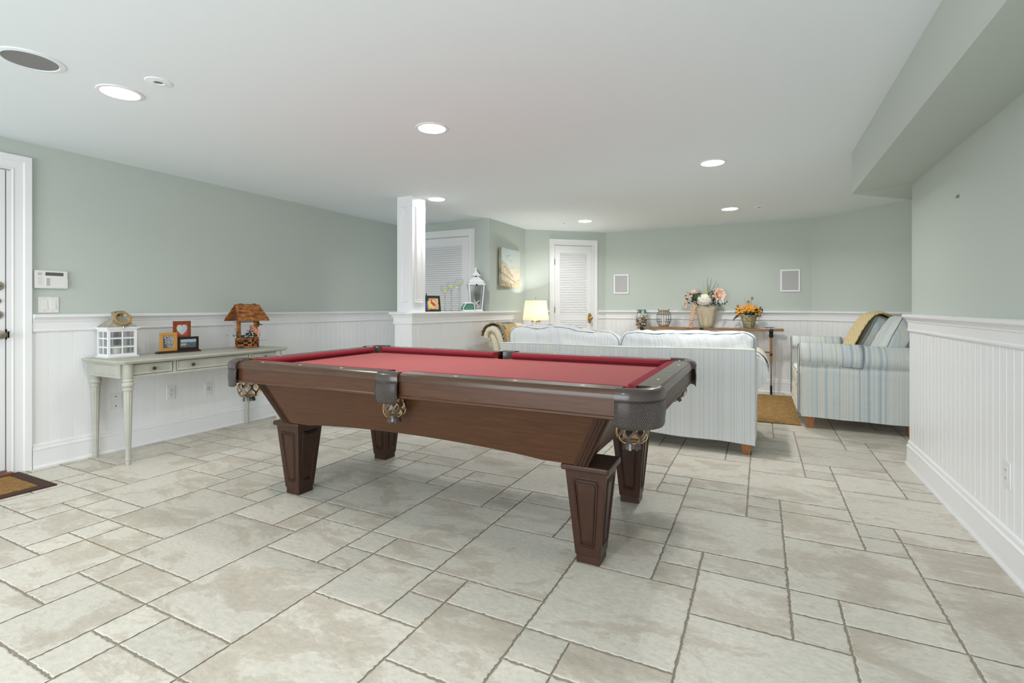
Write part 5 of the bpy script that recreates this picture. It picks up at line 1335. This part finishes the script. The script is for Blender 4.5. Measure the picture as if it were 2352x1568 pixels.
M_PEACH = mat('peach_petal', (.82, .60, .50), .8, var=.12, vscale=30); M_PEACHO = mat('coral_petal', (.82, .50, .32), .8, var=.2, vscale=40)
b = B(); dome(b, (-.155, -.05, .49), .035, 26, .020, rnd); dome(b, (-.155, -.05, .49), .022, 12, .016, rnd); link('rosebud', b, M_PEACH, t, smooth=False)
b = B(); c_ = Vector((.165, -.05, .455)); R3 = Matrix.Rotation(radians(65), 3, 'X') @ Matrix.Rotation(radians(25), 3, 'Y')
for l, (r_, u_) in enumerate(((.105, .35), (.095, .6), (.075, .9), (.05, 1.3))): flower(b, c_, r_, 7, rnd, up=u_, wdt=.42, layers=1, tilt=Matrix.Rotation(.4*l, 3, 'Y') @ R3)
link('peony_bloom', b, M_PEACH, t, smooth=False)
b = B(); flower(b, c_+Vector((0, -.03, -.015)), .05, 8, rnd, up=.9, layers=2, tilt=R3); link('peony_heart', b, M_PEACHO, t, smooth=False)
for pts in ([(-.19, -.06, .45), (-.235, -.07, .42), (-.25, -.07, .36), (-.255, -.07, .28)], [(-.13, -.09, .33), (-.155, -.13, .26), (-.165, -.155, .15), (-.168, -.16, .05), (-.17, -.16, .01)]):
    b = B(); P_ = [Vector(p) for p in pts]
    for k in range(95):
        f = k/95*(len(P_)-1); i = int(f); p = P_[i].lerp(P_[min(i+1, len(P_)-1)], f-i); rad = .036*(1-.40*k/95)
        a = rnd.uniform(0, 6.28); d = Vector((cos(a), sin(a), rnd.uniform(-.3, .3))); p = p+d*rad*rnd.uniform(.5, 1)
        s = d.cross(Vector((0, 0, 1))).normalized(); w2 = .013
        b.add([p+s*w2, p+d*w2*.6-Vector((0, 0, w2)), p-s*w2, p+d*w2*.6+Vector((0, 0, w2))], [(0, 1, 2, 3)])
    link('wisteria_cluster', b, M_PEACHO if len(pts) > 4 else M_PEACH, t, smooth=False)
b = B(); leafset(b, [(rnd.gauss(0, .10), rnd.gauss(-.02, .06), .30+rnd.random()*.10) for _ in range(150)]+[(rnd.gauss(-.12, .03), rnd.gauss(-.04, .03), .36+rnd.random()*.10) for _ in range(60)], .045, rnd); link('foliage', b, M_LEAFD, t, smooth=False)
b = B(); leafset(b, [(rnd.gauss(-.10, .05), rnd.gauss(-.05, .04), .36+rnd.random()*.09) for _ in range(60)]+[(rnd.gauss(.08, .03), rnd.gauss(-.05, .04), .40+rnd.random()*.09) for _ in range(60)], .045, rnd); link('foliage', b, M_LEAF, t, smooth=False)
b = B()
for (tx, tz) in ((.02, .70), (.075, .68), (.04, .60), (.14, .64), (.17, .60), (-.10, .53), (-.27, .50)):
    b.tube([(.02, -.02, .30), (.02+tx*.4, -.03, .30+(tz-.30)*.55), (tx, -.03+.01*rnd.random(), tz)], .0040, 5, taper=lambda t: 1-.6*t)
    for k in range(7): f = .45+.07*k; b.ball((.02+(tx-.02)*f, -.028, .30+(tz-.30)*f+.003), .0045, 6)
link('twig', b, M_TWIG, t, smooth=False)
b = B()
for (tx, tz, wd) in ((-.03, .66, .010), (-.015, .58, .014), (.19, .61, .007), (.12, .52, .010), (.09, .50, .011), (.06, .47, .008), (.15, .50, .007), (.05, .55, .006)):
    p0 = Vector((.02, -.04, .32)); p2 = Vector((tx, -.05, tz)); p1 = (p0+p2)/2+Vector((-.01, -.02, .03))
    L_ = []; 
    for i in range(9):
        f = i/8; p = p0*(1-f)**2+p1*2*f*(1-f)+p2*f*f; w2 = wd*sin(pi*min(1, f*.9+.1)); L_ += [p-Vector((w2, 0, 0)), p+Vector((0, -.003, 0)), p+Vector((w2, 0, 0))]
    b.add(L_, [(3*i+j, 3*i+j+1, 3*i+j+4, 3*i+j+3) for i in range(8) for j in range(2)])
link('grass_blade', b, mat('pale_grass', (.42, .44, .20), .7), t, smooth=False)
# lily pot
t = thing('lily_pot', 'mossy stone pot of orange lilies on the far table', 'flower arrangement', (-.148, 7.47, ZF))
b = B(); b.lathe([(.0, .001), (.058, .001), (.064, .01), (.085, .09), (.105, .168), (.108, .176), (.098, .176), (.06, .03), (0, .03)], seg=40, cap=False, fn=lambda a, z: 1+.018*noise.noise(Vector((cos(a)*5, sin(a)*5, z*40))))
link('pot', b, mat('mossy_stone', (.36, .33, .20), .9, var=.55, vscale=45, bump=1, bscale=60), t)
rnd = random.Random(31); M_LILY = mat('orange_petal', (.78, .36, .035), .7, var=.25, vscale=25)
for i, (c, r_) in enumerate([((.03, -.06, .235), .080), ((.085, -.04, .245), .070), ((-.04, -.05, .255), .060), ((-.10, -.04, .235), .075), ((.0, -.03, .285), .055), ((.10, -.05, .195), .055), ((-.125, -.03, .19), .05)]):
    b = B(); R3 = Matrix.Rotation(radians(55+rnd.uniform(-15, 15)), 3, 'X') @ Matrix.Rotation(rnd.uniform(-.5, .5), 3, 'Y')
    flower(b, c, r_, 6, rnd, up=.45, wdt=.20, layers=2, tilt=R3); link('lily_bloom', b, M_LILY, t, smooth=False)
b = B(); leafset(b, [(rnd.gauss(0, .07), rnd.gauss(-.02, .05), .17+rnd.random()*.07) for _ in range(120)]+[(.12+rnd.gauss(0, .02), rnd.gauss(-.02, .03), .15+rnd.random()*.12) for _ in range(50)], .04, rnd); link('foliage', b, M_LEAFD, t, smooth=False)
b = B(); b.add([(-.10, -.05, .165), (-.15, -.06, .175), (-.185, -.06, .125), (-.20, -.06, .085), (-.165, -.065, .125), (-.13, -.06, .15)], [(0, 1, 2, 5), (2, 3, 4, 5)]); link('drooping_leaf', b, M_LEAFD, t, smooth=False, solid=.001)
b = B(); sd = B()
for (x, z) in ((.04, .40), (-.005, .355), (-.135, .295)):
    sd.ball((x, -.03, z), .016, 10, sz=(.017, .014, .022)); b.tube([(0, -.02, .22), ((x)*.6, -.03, .22+(z-.22)*.6), (x, -.03, z-.018)], .002, 5)
for (x, z) in ((-.06, .43), (-.18, .27), (.13, .345), (.17, .28), (-.20, .275)): b.tube([(0, -.02, .20), (x*.6, -.03, .20+(z-.2)*.6), (x, -.03, z)], .0022, 5, taper=lambda t: 1-.6*t)
link('twig', b, M_TWIG, t, smooth=False); link('seed_pod', sd, mat('seed_pod_brown', (.42, .20, .06), .6, var=.4, vscale=80), t)
t = thing('glass_dish', 'flat clear glass dish at the right end of far table', 'dish', (.10, 7.46, ZF))
b = B(); b.lathe([(0, .003), (.05, .004), (.066, .016), (.068, .018), (.05, .001), (0, .001)], seg=28, cap=False); link('dish', b, M_GLASSB, t)
